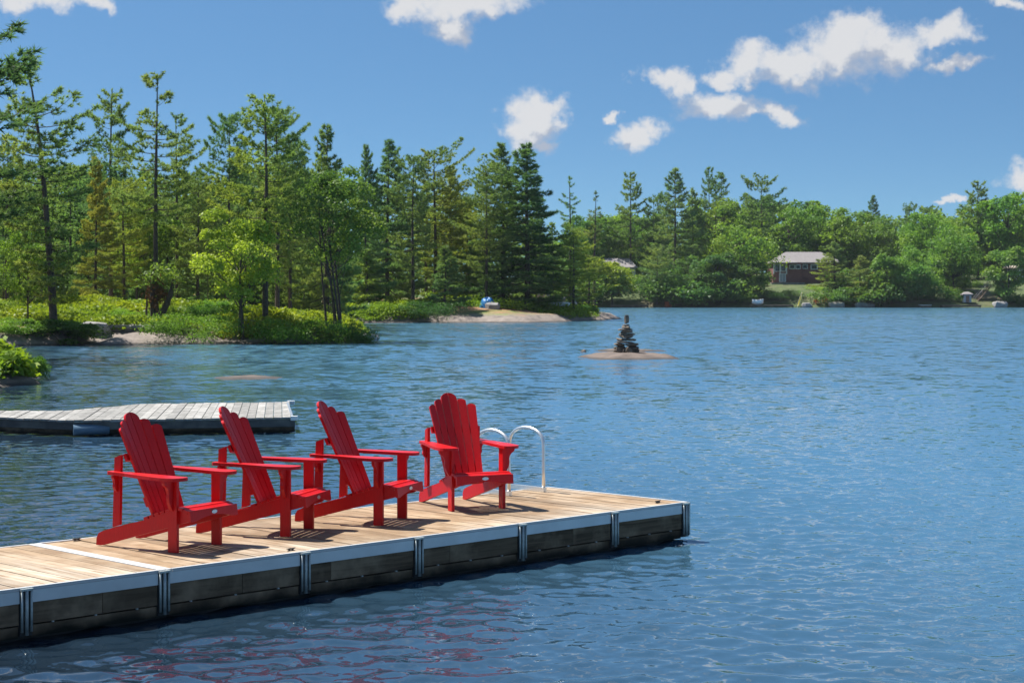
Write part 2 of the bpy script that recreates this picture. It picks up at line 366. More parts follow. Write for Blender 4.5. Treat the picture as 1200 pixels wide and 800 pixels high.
# ================================================================== water sheet
def build_water():
    rs = [5.0]
    while rs[-1] < 1500:
        r = rs[-1]
        if r < 8.5: dr = 0.25
        elif r < 20: dr = 0.038
        elif r < 45: dr = 0.038 + (r - 20) / 25 * 0.11
        else: dr = 0.148 * (r / 45) ** 2.4
        rs.append(r + dr)
    rs = np.array(rs)
    th = np.concatenate([np.linspace(-1.45, -0.40, 24)[:-1], np.linspace(-0.40, 0.40, 330), np.linspace(0.40, 1.45, 24)[1:]])
    RR, TT = np.meshgrid(rs, th, indexing='ij')
    X = RR * np.sin(TT); Y = RR * np.cos(TT)
    dr = np.gradient(rs)[:, None]
    dth = np.gradient(th)[None, :] * RR
    sp_ = np.maximum(dr, dth)
    rg = np.random.default_rng(11); Z = np.zeros_like(X)
    N = 46
    gust = 0.82 + 0.22 * np.sin(X * 0.31 + 0.11 * Y + 1.0) * np.sin(Y * 0.23 - 0.07 * X) + 0.16 * np.sin(X * 0.13 - Y * 0.41 + 2.2)
    # a warp keeps the trains from reading as ruled lines
    wx = 0.35 * np.sin(0.9 * Y + 0.5 * X) + 0.22 * np.sin(1.7 * X - 0.8 * Y + 1.3); wy = 0.28 * np.sin(1.1 * X + 0.3 * Y + .6) + 0.2 * np.sin(0.6 * X + 1.9 * Y)
    for i in range(N):
        lam = 0.10 * (0.55 / 0.10) ** (i / (N - 1)) * rg.uniform(.9, 1.1)
        a = rg.normal(0.25, 0.62)                     # wind comes down the lake
        kx, ky = math.sin(a) * 2 * math.pi / lam, -math.cos(a) * 2 * math.pi / lam
        slope = 0.135 * math.sqrt(2 / N) * (1.0 if lam < .6 else 0.6)
        fade = np.clip((lam / sp_ - 2.2) / 2.5, 0, 1)
        fade = np.where(np.abs(TT) > 0.45, 0, fade)
        ph = kx * (X + wx * .25) + ky * (Y + wy * .25) + rg.uniform(0, 6.28)
        s = np.sin(ph)
        Z += slope * lam / 6.283 * (s - 0.34 * np.cos(2 * ph)) * fade
    Z *= gust
    V = np.stack([X, Y, Z], -1).reshape(-1, 3)
    nr, nc_ = X.shape
    i = np.arange((nr - 1) * (nc_ - 1)); r, c_ = i // (nc_ - 1), i % (nc_ - 1)
    a = r * nc_ + c_
    F = np.stack([a, a + nc_, a + nc_ + 1, a + 1], -1)
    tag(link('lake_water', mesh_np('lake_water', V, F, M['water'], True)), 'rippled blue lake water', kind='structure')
build_water()

# ================================================================== terrain
def wpoly(pts): return np.array([on_water(*p) for p in pts])
SHORE = np.vstack([wpoly([(-190, 492), (-60, 462), (12, 453), (40, 449), (52, 445), (40, 441), (0, 438), (-90, 434), (-230, 424),
    (-170, 409), (0, 406), (60, 405), (112, 403), (128, 405), (180, 403.5), (272, 402.5), (312, 402.5), (380, 402), (418, 400), (433, 397),
    (424, 391), (400, 386), (392, 382), (410, 379.5), (440, 378.5), (484, 378.2), (520, 378), (562, 378), (620, 378.2), (660, 377), (700, 375.2), (727, 373.6),
    (706, 370.8), (690, 367.5), (655, 364.5)]), np.array([[2, 262], [-30, 300], [-260, 420], [-420, 300], [-260, 60], [-60, 20]])])
def sdf(X, Y, poly):
    """signed distance, positive inside"""
    d = np.full(X.shape, 1e9); ins = np.zeros(X.shape, bool); n = len(poly)
    for i in range(n):
        ax, ay = poly[i]; bx, by = poly[(i + 1) % n]
        ex, ey = bx - ax, by - ay
        t = np.clip(((X - ax) * ex + (Y - ay) * ey) / (ex * ex + ey * ey + 1e-9), 0, 1)
        d = np.minimum(d, np.hypot(X - ax - t * ex, Y - ay - t * ey))
        cr = ((ay > Y) != (by > Y)) & (X < (bx - ax) * (Y - ay) / (by - ay + 1e-12) + ax)
        ins ^= cr
    return np.where(ins, d, -d)
def lump(X, Y, s):
    return (np.sin(X * 1.3 * s + 0.7 * Y * s) + np.sin(Y * 1.7 * s - 0.6 * X * s + 1.1) + np.sin((X + Y) * 0.9 * s + 2.0) + 0.7 * np.sin(X * 2.9 * s + 1.3) * np.sin(Y * 2.3 * s)) / 3.7
def land_z(X, Y):
    X = np.asarray(X, float); Y = np.asarray(Y, float)
    e = lump(X, Y, 1.1) * 0.55 + lump(X, Y, 3.1) * 0.22
    d = sdf(X, Y, SHORE) + e
    rise = 0.30 * np.clip(d / 1.1, -3, 1) + np.where(d > 0, 0.9 * (1 - np.exp(-d / 7)) + 0.022 * d, 0)
    # the bald granite point on the second headland rises gently
    return np.where(d > -0.2, rise + lump(X, Y, 0.5) * 0.13 * np.clip(d / 2, 0, 1) + lump(X, Y, 2.0) * 0.04 * np.clip(d, 0, 1), -0.06 + 0.3 * np.clip(d, -4, 0))
def grid_mesh(name, xs, ys, zf, mat):
    X, Y = np.meshgrid(xs, ys, indexing='ij'); Z = zf(X, Y)
    V = np.stack([X, Y, Z], -1).reshape(-1, 3); n1, n2 = X.shape
    i = np.arange((n1 - 1) * (n2 - 1)); a = (i // (n2 - 1)) * n2 + i % (n2 - 1)
    F = np.stack([a, a + n2, a + n2 + 1, a + 1], -1)
    keep = (Z.reshape(-1)[F] > -0.6).any(1)
    return mesh_np(name, V, F[keep], mat, True)
xs = np.concatenate([np.arange(-230, -45, 4.0), np.arange(-45, 14, 0.55)])
ys = np.concatenate([np.arange(30, 70, 0.8), np.arange(70, 158, 0.55), np.arange(158, 330, 3.0)])
tag(link('shore_terrain', grid_mesh('shore_terrain', xs, ys, land_z, M['ground'])), 'wooded granite shore with two low points', kind='structure')

FAR = np.vstack([wpoly([(640, 360.2), (690, 360.2), (745, 360.3), (800, 360.2), (860, 360.3), (905, 360.2), (960, 360.3), (1020, 360.2), (1075, 360.35), (1140, 360.3), (1185, 360.2), (1240, 360.3), (1320, 360.2)]),
                 np.array([[180, 300], [260, 520], [-80, 560], [-30, 330]])])
def far_z(X, Y):
    X = np.asarray(X, float); Y = np.asarray(Y, float)
    d = sdf(X, Y, FAR) + lump(X, Y, 0.6) * 0.8
    return np.where(d > 0, 0.35 * np.clip(d / 1.2, 0, 1) + 3.4 * (1 - np.exp(-d / 14)) + 0.03 * d, 0.25 * d)
nb = new_mat('far_bank'); pos = nb.n('ShaderNodeNewGeometry').outputs['Position']
na = nb.noise(pos, 0.12, 4, 0.6); nc = nb.noise(pos, 1.2, 4, 0.6)
c = nb.mix(nb.rng(nc, .3, .7), (0.032, 0.056, 0.016), (0.10, 0.135, 0.036)); c = nb.mix(nb.m('MULTIPLY', nb.rng(na, .52, .66), .8), c, (0.14, 0.115, 0.07))
M['far_ground'] = fin(nb, principled(nb, c, 0.9, nc, 0.6, 0.3))
tag(link('far_shore_terrain', grid_mesh('far_shore_terrain', np.arange(-70, 200, 2.0), np.concatenate([np.arange(246, 320, 1.5), np.arange(320, 520, 8.0)]), far_z, M['far_ground'])), 'far wooded shore across the lake', kind='structure')

# ================================================================== vegetation makers
def tubes(paths, k=6):
    """paths: list of (points (n,3), radii (n,)) -> V, F"""
    Vs, Fs, o = [], [], 0
    ang = np.linspace(0, 2 * np.pi, k, endpoint=False); ca, sa = np.cos(ang), np.sin(ang)
    for P_, r_ in paths:
        P_ = np.asarray(P_, float); r_ = np.asarray(r_, float); n = len(P_)
        t = np.gradient(P_, axis=0); t /= np.linalg.norm(t, axis=1)[:, None] + 1e-9
        ref = np.where(np.abs(t[:, 2:3]) > 0.8, np.array([[1.0, 0.1, 0]]), np.array([[0, 0, 1.0]]))
        u = np.cross(t, ref); u /= np.linalg.norm(u, axis=1)[:, None] + 1e-9; v = np.cross(t, u)
        ring = P_[:, None, :] + r_[:, None, None] * (u[:, None, :] * ca[None, :, None] + v[:, None, :] * sa[None, :, None])
        Vs.append(ring.reshape(-1, 3))
        i = np.arange((n - 1) * k); rr, cc_ = i // k, i % k; nx = (cc_ + 1) % k
        Fs.append(np.stack([rr * k + cc_, rr * k + nx, (rr + 1) * k + nx, (rr + 1) * k + cc_], -1) + o)
        o += n * k
    return np.vstack(Vs), np.vstack(Fs)
def blades(C, Dv, n, L, Wd, rg, spread=0.7):
    """n thin triangles at each centre C pointing about Dv"""
    C = np.repeat(C, n, 0); Dv = np.repeat(Dv, n, 0)
    d = Dv + rg.normal(0, spread, C.shape); d /= np.linalg.norm(d, axis=1)[:, None] + 1e-9
    s = np.cross(d, rg.normal(0, 1, C.shape)); s /= np.linalg.norm(s, axis=1)[:, None] + 1e-9
    ln = L * rg.uniform(.65, 1.3, (len(C), 1)); wd = Wd * rg.uniform(.7, 1.3, (len(C), 1))
    a = C - d * ln * .15
    V = np.stack([a - s * wd, a + s * wd, a + d * ln], 1).reshape(-1, 3)
    return V, np.arange(len(V)).reshape(-1, 3)
def leaves(C, Nn, size, rg, jit=0.8):
    """diamond leaves about centres with normals Nn"""
    n = Nn + rg.normal(0, jit, C.shape); n /= np.linalg.norm(n, axis=1)[:, None] + 1e-9
    a = np.cross(n, rg.normal(0, 1, C.shape)); a /= np.linalg.norm(a, axis=1)[:, None] + 1e-9; b = np.cross(n, a)
    s = size * rg.uniform(.6, 1.35, (len(C), 1))
    V = np.stack([C - a * s, C - b * s * .55 + n * s * .12, C + a * s, C + b * s * .55 + n * s * .12], 1).reshape(-1, 3)
    return V, np.arange(len(V)).reshape(-1, 4)

def make_pine(seed, h=13.0, base=0.28, width=2.6, nb=62, shape='white', lean=0.0, dens=1.0, blade=0.26, bw=0.026, nbl=15, trunk_r=0.17, gaps=0.25, top_open=0.0):
    """needle tree of h metres; returns (trunk mesh, crown mesh)"""
    rg = np.random.default_rng(seed)
    tz = np.linspace(0, 1, 16); ph = rg.uniform(0, 6, 4)
    def tr(t): return np.stack([lean * h * t ** 1.6 + 0.10 * np.sin(t * 5 + ph[0]) * t, 0.08 * np.sin(t * 4 + ph[1]) * t, t * h], -1)
    paths = [(tr(tz), trunk_r * (1 - tz) ** .8 + 0.015)]
    # flare at the foot
    paths[0][1][0] *= 1.25
    CC, DD = [], []
    bias = rg.uniform(0, 6.28)
    az = rg.uniform(0, 6.28)
    for i in range(nb):
        f = (i + rg.uniform(-.3, .3)) / nb; f = min(max(f, 0), 1)
        t = base + (1 - base) * f ** 0.92
        t = min(t, .985)
        az += 2.39996 + rg.normal(0, .35)
        if rg.random() < gaps and f < .9: continue
        if shape == 'white': prof = (math.sin(math.pi * min(1, .22 + .78 * (1 - f) ** .85)) ** .55) * (.35 + .65 * (1 - f) ** .6)
        elif shape == 'cone': prof = (1 - f) ** .85 + .04
        else: prof = (1 - f) ** .6 * min(1, .55 + f * 2.2) + .04
        L = width * prof * rg.uniform(.62, 1.15) * (1 + .22 * math.cos(az - bias))
        if shape == 'white' and rg.random() < .12: L *= 1.35
        L = max(L, .25)
        if top_open and f > 1 - top_open and rg.random() < .45: continue
        e0 = {'white': -0.06 + 0.50 * f ** 1.8, 'cone': -0.25 + 0.75 * f ** 1.8, 'open': -0.02 + .50 * f ** 1.6}[shape] + rg.normal(0, .09)
        dirh = np.array([math.cos(az), math.sin(az), 0.0])
        s = np.linspace(0, 1, 6); curl = {'white': .10, 'cone': .14, 'open': .16}[shape] + .1 * f
        o = tr(np.array([t]))[0]
        pts = o + dirh * (L * s)[:, None] * math.cos(e0) + np.array([0, 0, 1.0]) * (L * (s * math.sin(e0) + curl * s ** 2.4 - .06 * np.sin(s * 3.1)))[:, None]
        paths.append((pts, np.maximum(trunk_r * .30 * (1 - .82 * s) * (1 - t * .6) * min(1, L / width + .25), .006)))
        nt = max(4, int(L * 18 * dens)); ss = rg.uniform(.18 if L > 1 else .05, 1.02, nt) ** .75
        k = np.clip(ss * 5, 0, 4.999); ki = k.astype(int); fr = (k - ki)[:, None]
        c = pts[ki] * (1 - fr) + pts[ki + 1] * fr
        side = np.array([-dirh[1], dirh[0], 0])
        hw = L * .34 * np.sin(np.clip(ss * .86 + .08, 0, 1) * math.pi) ** .8 + .05
        lat = rg.uniform(-1, 1, nt)
        c = c + side * (lat * hw)[:, None] + np.array([0, 0, 1.0]) * (rg.normal(0, .04, nt) + .05 * (1 - np.abs(lat)) * L * .3)[:, None]
        dv = dirh * .55 + side * (lat * .55)[:, None] + np.array([0, 0, .32])
        CC.append(c); DD.append(dv)
    # leader
    tt = rg.uniform(.93, 1.0, 10); CC.append(tr(tt)); DD.append(np.tile([0, 0, 1.2], (10, 1)))
    V, F = blades(np.vstack(CC), np.vstack(DD), nbl, blade, bw, rg, .55)
    TV, TF = tubes(paths, 6)
    return mesh_np('trunk', TV, TF, M['bark'], True), mesh_np('crown', V, F, M['needle'])

def make_broad(seed, h=12.0, w=4.5, base=0.22, lobes=26, leaf=0.16, n=7000, trunk_r=0.16, stems=1, squash=.8, bark='bark', flat=0.0):
    rg = np.random.default_rng(seed); paths, CC, NN = [], [], []
    ctr = np.array([0, 0, h * (base + (1 - base) * .52)]); rad = np.array([w, w, h * (1 - base) * .52])
    cen = []
    for s in range(stems):
        a = rg.uniform(0, 6.28); sp_ = 0 if stems == 1 else w * .35
        top = np.array([math.cos(a) * sp_, math.sin(a) * sp_, h * rg.uniform(.72, .85)])
        o = np.array([math.cos(a), math.sin(a), 0]) * (0 if stems == 1 else .28) * rg.uniform(.4, 1.3)
        t = np.linspace(0, 1, 8)[:, None]
        p_ = o + (top - o) * t + np.array([math.sin(a), math.cos(a), 0]) * .25 * np.sin(t * 4 + a)
        paths.append((p_, trunk_r * (1 - .85 * t[:, 0])))
        cen.append(p_)
    for i in range(lobes):
        for _ in range(30):
            q = rg.uniform(-1, 1, 3)
            if .35 < np.linalg.norm(q) < 1: break
        q = q / np.linalg.norm(q) * rg.uniform(.45, .86)
        c = ctr + q * rad
        r = w * rg.uniform(.20, .38) * (1 - .35 * max(0, q[2]))
        m = int(n / lobes * rg.uniform(.7, 1.3))
        u = rg.normal(0, 1, (m, 3)); u /= np.linalg.norm(u, axis=1)[:, None]; u[:, 2] = np.where(u[:, 2] < -.35, -u[:, 2], u[:, 2])
        rr = r * rg.uniform(.55, 1.08, (m, 1)) * (1 + .22 * np.sin(u[:, :1] * 5 + i) * np.sin(u[:, 1:2] * 6 + 2 * i))
        pp = c + u * rr * np.array([1.12, 1.12, squash])
        CC.append(pp); NN.append(u * .55 + np.array([0, 0, .6]))
        st = cen[i % stems]; k = int(np.clip((c[2] / h - .1) * 8, 2, 6)); s = np.linspace(0, 1, 5)[:, None]
        paths.append((st[k] * (1 - s) + c * s + np.array([0, 0, 1]) * (.12 * w * np.sin(s * 3.14) * -.4), trunk_r * .33 * (1 - .75 * s[:, 0])))
    V, F = leaves(np.vstack(CC), np.vstack(NN), leaf, rg)
    TV, TF = tubes(paths, 6)
    return mesh_np('trunk', TV, TF, M[bark], True), mesh_np('crown', V, F, M['leaf'])

def plant_tree(var, name, label, x_px, Y, top_px, wid=1.0, rz=0.0, tint=(1, 1, 1), ground=land_z, group=None, cat='tree', dz=0.0, base_h=None, sink=0.15):
    X = (x_px - 600) / F_PX * Y; z0 = float(ground(np.array([X]), np.array([Y]))[0]) - sink + dz
    top = EYE + (Y_HOR - top_px) / F_PX * Y
    s = (top - z0) / var[2]
    o = thing(name, label, cat, (X, Y, z0), rz, group); o.scale = (s * wid, s * wid, s)
    t = link('trunk', var[0], o); c = link('crown', var[1], o); c.color = (*tint, 1)
    return o
def V_(fn, h, **kw):
    t, c_ = fn(h=h, **kw)
    v = np.empty(len(c_.vertices) * 3, np.float32); c_.vertices.foreach_get('co', v)
    return (t, c_, float(np.percentile(v[2::3], 99.8)))

PINE = [V_(make_pine, 13.5, seed=21, base=.34, width=3.3, nb=72, shape='open', dens=1.1, gaps=.34, top_open=.35, lean=.0),     # 0 sparse tall
        V_(make_pine, 13.0, seed=22, base=.16, width=3.6, nb=84, shape='white', dens=1.15, gaps=.2),                        # 1 full white pine
        V_(make_pine, 13.0, seed=23, base=.12, width=3.6, nb=92, shape='white', dens=1.15, gaps=.16),                       # 2
        V_(make_pine, 12.5, seed=24, base=.06, width=3.3, nb=112, shape='cone', dens=1.4, gaps=.12),                         # 3 conical
        V_(make_pine, 14.0, seed=25, base=.40, width=3.2, nb=62, shape='open', dens=1.15, gaps=.36, top_open=.4),            # 4 sparse
        V_(make_pine, 13.0, seed=26, base=.05, width=3.5, nb=118, shape='cone', dens=1.4, gaps=.12),                         # 5 conical wide
        V_(make_pine, 12.5, seed=27, base=.08, width=2.7, nb=96, shape='white', dens=1.0, gaps=.28, top_open=.25, lean=-.085),  # 6 leaning
        V_(make_pine, 5.0, seed=28, base=.12, width=1.5, nb=44, shape='cone', dens=1.6, gaps=.1, trunk_r=.08, blade=.2),     # 7 young fir
        V_(make_pine, 14.0, seed=29, base=.2, width=1.7, nb=60, shape='open', dens=.8, gaps=.45, top_open=.3, trunk_r=.13)] # 8 nearly bare
# coarser needles for the trees 270 m off, where a tuft is a pixel or two
MASS = [V_(make_pine, 13.0, seed=91 + i, base=.05, width=3.7, nb=76, shape=sh, dens=.40, blade=.50, bw=.085, nbl=5, gaps=.12) for i, sh in enumerate(('white', 'white', 'cone', 'cone'))]
FPINE = [V_(make_pine, 18.0, seed=31, base=.06, width=6.2, nb=80, shape='cone', dens=.75, blade=.55, bw=.075, nbl=6, trunk_r=.25, gaps=.1),
         V_(make_pine, 18.0, seed=32, base=.16, width=6.6, nb=70, shape='white', dens=.75, blade=.55, bw=.075, nbl=6, trunk_r=.25),
         V_(make_pine, 18.0, seed=33, base=.15, width=4.4, nb=70, shape='open', dens=.8, blade=.5, bw=.07, nbl=6, trunk_r=.22, gaps=.3, top_open=.15),
         V_(make_pine, 18.0, seed=34, base=.04, width=5.4, nb=80, shape='cone', dens=.8, blade=.55, bw=.075, nbl=6, trunk_r=.25, gaps=.1)]
BROAD = [V_(make_broad, 7.0, seed=41, w=2.5, base=.20, lobes=34, leaf=.085, n=12000, trunk_r=.09, stems=2),                   # near maple
         V_(make_broad, 8.0, seed=42, w=2.4, base=.30, lobes=40, leaf=.075, n=12000, trunk_r=.075, stems=6, squash=.7),        # multi-stem
         V_(make_broad, 9.0, seed=43, w=3.2, base=.12, lobes=34, leaf=.10, n=12000, trunk_r=.11)]
FBROAD = [V_(make_broad, 15.0, seed=51 + i, w=w_, base=b_, lobes=lb, leaf=.27, n=9000, trunk_r=.24) for i, (w_, b_, lb) in enumerate([(7.4, .06, 44), (6.6, .06, 40), (8.6, .05, 52), (5.6, .03, 36), (7.6, .06, 36)])]
SHRUB = [V_(make_broad, 2.0, seed=61 + i, w=w_, base=.0, lobes=26, leaf=.055, n=9000, trunk_r=.025, stems=5, squash=.8) for i, w_ in enumerate((2.2, 1.6, 2.8))]

YG, DG, GG, BG_, OL = (1.3, 1.2, .8), (.80, .90, .92), (1.05, 1.05, 1), (.92, 1.02, 1.1), (1.25, 1.12, .9)
# ---- first headland, 70 - 100 m off: pixel column, depth, pixel row of the top
T = [ # var, name, label, x, Y, top, width, rz, tint
 (PINE[6], 'pine_tree', 'thin pine leaning left above the shore, its bare crooked tip bent over', 63, 76, 72, 1.15, 0.0, OL),
 (PINE[4], 'pine_tree', 'tall sparse pine with a long bare trunk rising behind the forked trunk', 183, 82, 86, 1.0, 2.2, GG),
 (PINE[0], 'pine_tree', 'tallest ragged pine with yellowish lower boughs right of the bright maple', 311, 79, 112, 1.0, 0.6, YG),
 (PINE[1], 'pine_tree', 'pine with dark trunk standing just behind the ragged yellowish pine', 325, 95, 124, .85, 3.9, GG),
 (PINE[2], 'pine_tree', 'thick-trunked pine, third in the close row beside the bright maple', 340, 98, 156, .9, 1.0, DG),
 (PINE[0], 'pine_tree', 'scraggly pine with an upswept crown behind and left of the tall sparse pine', 130, 105, 105, .85, 4.4, BG_),
 (PINE[4], 'pine_tree', 'pine with upturned boughs just right of the tall sparse pine', 207, 107, 134, .85, 5.2, BG_),
 (PINE[1], 'pine_tree', 'broad pine top behind the left shoulder of the ragged yellowish pine', 268, 105, 130, .8, 2.0, BG_),
 (PINE[3], 'fir_tree', 'narrow pointed fir behind the many-stemmed clump near the point', 383, 106, 148, .85, .4, GG),
 (PINE[3], 'fir_tree', 'brownish young fir behind the yellow bracken, left of the forked trunk', 112, 95, 186, .75, 2.5, (1.35, 1.05, .8)),
 (PINE[5], 'fir_tree', 'slim blue-green fir standing over the gap right of the pointed fir', 428, 136, 172, .6, 1.7, BG_),
 (PINE[2], 'pine_tree', 'soft grey-green pine filling the middle between the two tall trunks', 232, 102, 196, 1.0, .2, OL),
 (PINE[2], 'pine_tree', 'full pale green pine between the leaning pine and the tall sparse pine', 145, 99, 200, 1.05, 3.0, YG),
 (PINE[1], 'pine_tree', 'dark pine at the very edge of the picture behind the leaning pine', 8, 91, 165, 1.0, 1.2, DG),
 (BROAD[0], 'maple_tree', 'bright yellow-green maple beside the trunk of the ragged yellowish pine', 276, 77.6, 246, 1.0, .5, (1.75, 1.6, 1.0)),
 (BROAD[1], 'cedar_clump', 'dark clump of many slender stems on the end of the near point', 392, 80, 196, .95, .0, (.95, .95, .85)),
 (BROAD[2], 'leafy_tree', 'round light green tree hanging low behind the shoreline bush, left', 32, 78, 255, .8, 1.0, (1.15, 1.2, .9)),
 (BROAD[2], 'leafy_tree', 'light green tree under the tall sparse pine crown', 163, 103, 222, .9, 2.0, (1.3, 1.25, .8)),
 (PINE[7], 'fir_tree', 'low bright-tipped fir on the grassy bank right of the many-stemmed clump', 430, 134, 292, 1.3, .9, (1.3, 1.2, .8)),
 # ---- second headland, 128 - 150 m off
 (PINE[5], 'fir_tree', 'tall full fir, first of the row on the far granite point', 454, 142, 166, .95, 1.2, BG_),
 (PINE[1], 'pine_tree', 'slender pine with a visible dark trunk over the shaded bank', 484, 138, 180, .8, .3, GG),
 (PINE[2], 'pine_tree', 'tallest shaggy pine behind the slender visible trunk', 510, 147, 164, .95, 2.3, OL),
 (PINE[3], 'fir_tree', 'pine with drooping right side between the shaggy pine and the blue tarp', 528, 150, 196, 1.0, 4.0, OL),
 (PINE[2], 'pine_tree', 'pine standing directly behind the blue tarp', 570, 141, 184, .85, 1.1, GG),
 (PINE[5], 'fir_tree', 'dense fir just right of the blue tarp', 589, 146, 170, 1.0, 3.1, (.82, .92, .9)),
 (PINE[5], 'fir_tree', 'broad dark fir, the biggest on the granite point', 618, 143, 171, 1.25, 5.0, (.70, .82, .80)),
 (PINE[7], 'fir_tree', 'small dark fir on stilt-like stems above the shaded bank', 521, 134, 288, 1.15, .0, DG),
 (PINE[2], 'pine_tree', 'low spreading pine near the end of the granite point', 672, 141, 262, 1.25, .8, YG),
 (PINE[8], 'pine_tree', 'thin nearly bare pine rising from the end of the granite point', 668, 150, 207, 1.0, 1.4, BG_),
 (PINE[8], 'dead_tree', 'bare dead snag right of the thin pine at the end of the point', 697, 172, 224, 1.0, 3.3, (.9, .85, .9)),
 (PINE[1], 'pine_tree', 'leaning bushy pine, last on the tip of the granite point', 690, 146, 300, 1.4, 2.7, YG),
 (PINE[3], 'fir_tree', 'olive fir in the gap left of the blue tarp', 548, 155, 232, 1.0, .1, YG),
]
for i, (v, nm, lb, x, Y, tp, wd, rz, tint) in enumerate(T):
    grp = 'trees on the near headland' if Y < 125 else 'trees on the granite point'
    plant_tree(v, nm, lb, x, Y, tp, wd * (1.15 if Y > 126 else 1.0), rz, tint, group=grp)
# pine whose trunk stands left of the frame; only its boughs reach into the picture
plant_tree(PINE[4], 'pine_tree', 'dark pine boughs reaching in at the top corner, trunk out of view', -70, 58, -60, 1.3, 0.9, (.6, .68, .65), group='trees on the near headland')

# ---- far shore, 270 - 330 m off
FT = [
 (FBROAD[0], 'leafy_tree', 'light green tree above the grey-roofed cottage, left end of far shore', 722, 297, 252, 1.0, .4, (1.25, 1.3, .9)),
 (FPINE[2], 'pine_tree', 'tall gaunt pine with a tufted bare tip above the grey-roofed cottage', 739, 292, 202, .95, 1.0, DG),
 (FPINE[1], 'pine_tree', 'dull green pine left of the big shaggy far-shore pine', 766, 290, 226, .8, 2.0, DG),
 (FPINE[0], 'pine_tree', 'big shaggy grey-green pine towering over the far shore', 791, 276, 199, .95, 0.4, (.9, .95, 1.05)),
 (FPINE[3], 'pine_tree', 'dark pine tucked against the right side of the big shaggy pine', 812, 291, 222, .85, 1.4, DG),
 (FPINE[2], 'pine_tree', 'thin pine with a tufted crown, first of the pair beyond the big shaggy pine', 831, 305, 196, .7, 3.0, GG),
 (FPINE[2], 'pine_tree', 'tufted pine, second of the thin pair beyond the big shaggy pine', 845, 303, 202, .9, 5.0, GG),
 (FBROAD[1], 'leafy_tree', 'olive green tree under the thin pair of pines', 838, 296, 232, .9, 1.0, (1.0, 1.05, .85)),
 (FPINE[1], 'pine_tree', 'broad-topped pine behind the bright rounded tree, left of the brick house', 893, 300, 205, 1.0, .2, DG),
 (FBROAD[2], 'leafy_tree', 'bright rounded tree, widest of the far shore, left of the brick house', 868, 273, 262, .95, 2.2, (1.35, 1.3, .85)),
 (FBROAD[3], 'leafy_tree', 'dark leafy tree in shade at the water left of the brick house', 838, 268, 296, 1.3, 3.0, (.75, .85, .9)),
 (FBROAD[4], 'leafy_tree', 'green tree peaking over the brick house roof', 924, 306, 236, .9, 1.7, (1.05, 1.15, .9)),
 (FBROAD[0], 'leafy_tree', 'round green treetop behind the brick house ridge', 962, 312, 242, .95, 3.6, (1.1, 1.2, .9)),
 (FPINE[0], 'pine_tree', 'small pointed pine poking above the woods, right of the brick house', 1023, 312, 230, .7, .6, DG),
 (FBROAD[1], 'leafy_tree', 'rounded tree right behind the grey-green cedars', 1000, 304, 250, 1.1, 5.0, (.95, 1.05, .9)),
 (FPINE[3], 'cedar_tree', 'grey-green cedar hiding the end of the brick house', 978, 271, 284, 1.7, 1.0, (1.15, 1.1, 1.0)),
 (FPINE[3], 'cedar_tree', 'brownish grey cedar, right of the pair beside the brick house', 1008, 268, 300, 1.8, 2.0, (1.3, 1.1, 1.0)),
 (FBROAD[2], 'leafy_tree', 'wide tree behind the shoreline maples, mid way between the houses', 1048, 300, 254, .9, 2.9, (.9, 1.0, .9)),
 (FPINE[1], 'pine_tree', 'pine top left of a pair rising mid way between the houses', 1066, 314, 238, .8, .9, DG),
 (FPINE[1], 'pine_tree', 'pine top right of a pair rising mid way between the houses', 1086, 314, 241, .8, 2.9, DG),
 (FBROAD[3], 'leafy_tree', 'maple at the water with pale leaves right of the brownish cedar', 1040, 267, 298, 1.15, .5, (1.1, 1.2, .95)),
 (FBROAD[4], 'leafy_tree', 'low maple leaning over the small grey dock', 1074, 267, 288, 1.1, 4.1, (1.05, 1.2, .95)),
 (FBROAD[0], 'leafy_tree', 'tall light green tree behind the low maple by the small grey dock', 1098, 288, 250, .95, 2.1, (1.25, 1.3, .9)),
 (FBROAD[2], 'leafy_tree', 'leafy tree with bright top above the lakeside stairs', 1118, 275, 262, .8, 1.1, (1.15, 1.25, .9)),
 (FPINE[2], 'pine_tree', 'tall tufted pine at the right above the lakeside stairs', 1146, 300, 212, 1.15, 3.7, DG),
 (FBROAD[3], 'leafy_tree', 'dark tree crowding the lakeside stairs', 1122, 276, 284, 1.2, 2.5, (.75, .9, .85)),
 (FBROAD[1], 'leafy_tree', 'tall vivid green tree near the picture edge behind the tan-roofed cottage', 1182, 298, 226, 1.0, 5.5, (1.05, 1.25, .85)),
 (FBROAD[4], 'leafy_tree', 'green tree at the very edge of the picture behind the tan-roofed cottage', 1212, 296, 230, 1.0, .8, (1.0, 1.15, .85)),
 (FBROAD[3], 'birch_tree', 'pale drooping birch in front of the tan-roofed cottage', 1182, 267, 290, 1.15, 1.5, (1.15, 1.2, 1.05)),
 (FPINE[1], 'pine_tree', 'dull shoreline pine left of the shaded dark trees', 770, 266, 288, 1.2, 3.3, (1.1, 1.05, .95)),
 (FBROAD[3], 'leafy_tree', 'yellowish small tree in front of the grey-roofed cottage', 716, 266, 304, 1.5, .0, (1.5, 1.3, .7)),
 (FBROAD[1], 'leafy_tree', 'green tree at the hidden end of the far shore behind the granite point', 690, 296, 252, 1.0, .3, (1.0, 1.1, .9)),
 (FBROAD[3], 'leafy_tree', 'shadowed tree over the bank left of the white boat', 878, 269, 304, 1.3, 5.2, (.75, .85, .9)),
 (FBROAD[4], 'leafy_tree', 'bluish green tree between the dark shoreline pair and the bright rounded tree', 806, 269, 300, 1.2, 2.2, (.8, .95, 1.0)),
]
for (v, nm, lb, x, Y, tp, wd, rz, tint) in FT:
    plant_tree(v, nm, lb, x, Y, tp, wd, rz, tint, ground=far_z, group='trees on the far shore', sink=.3)

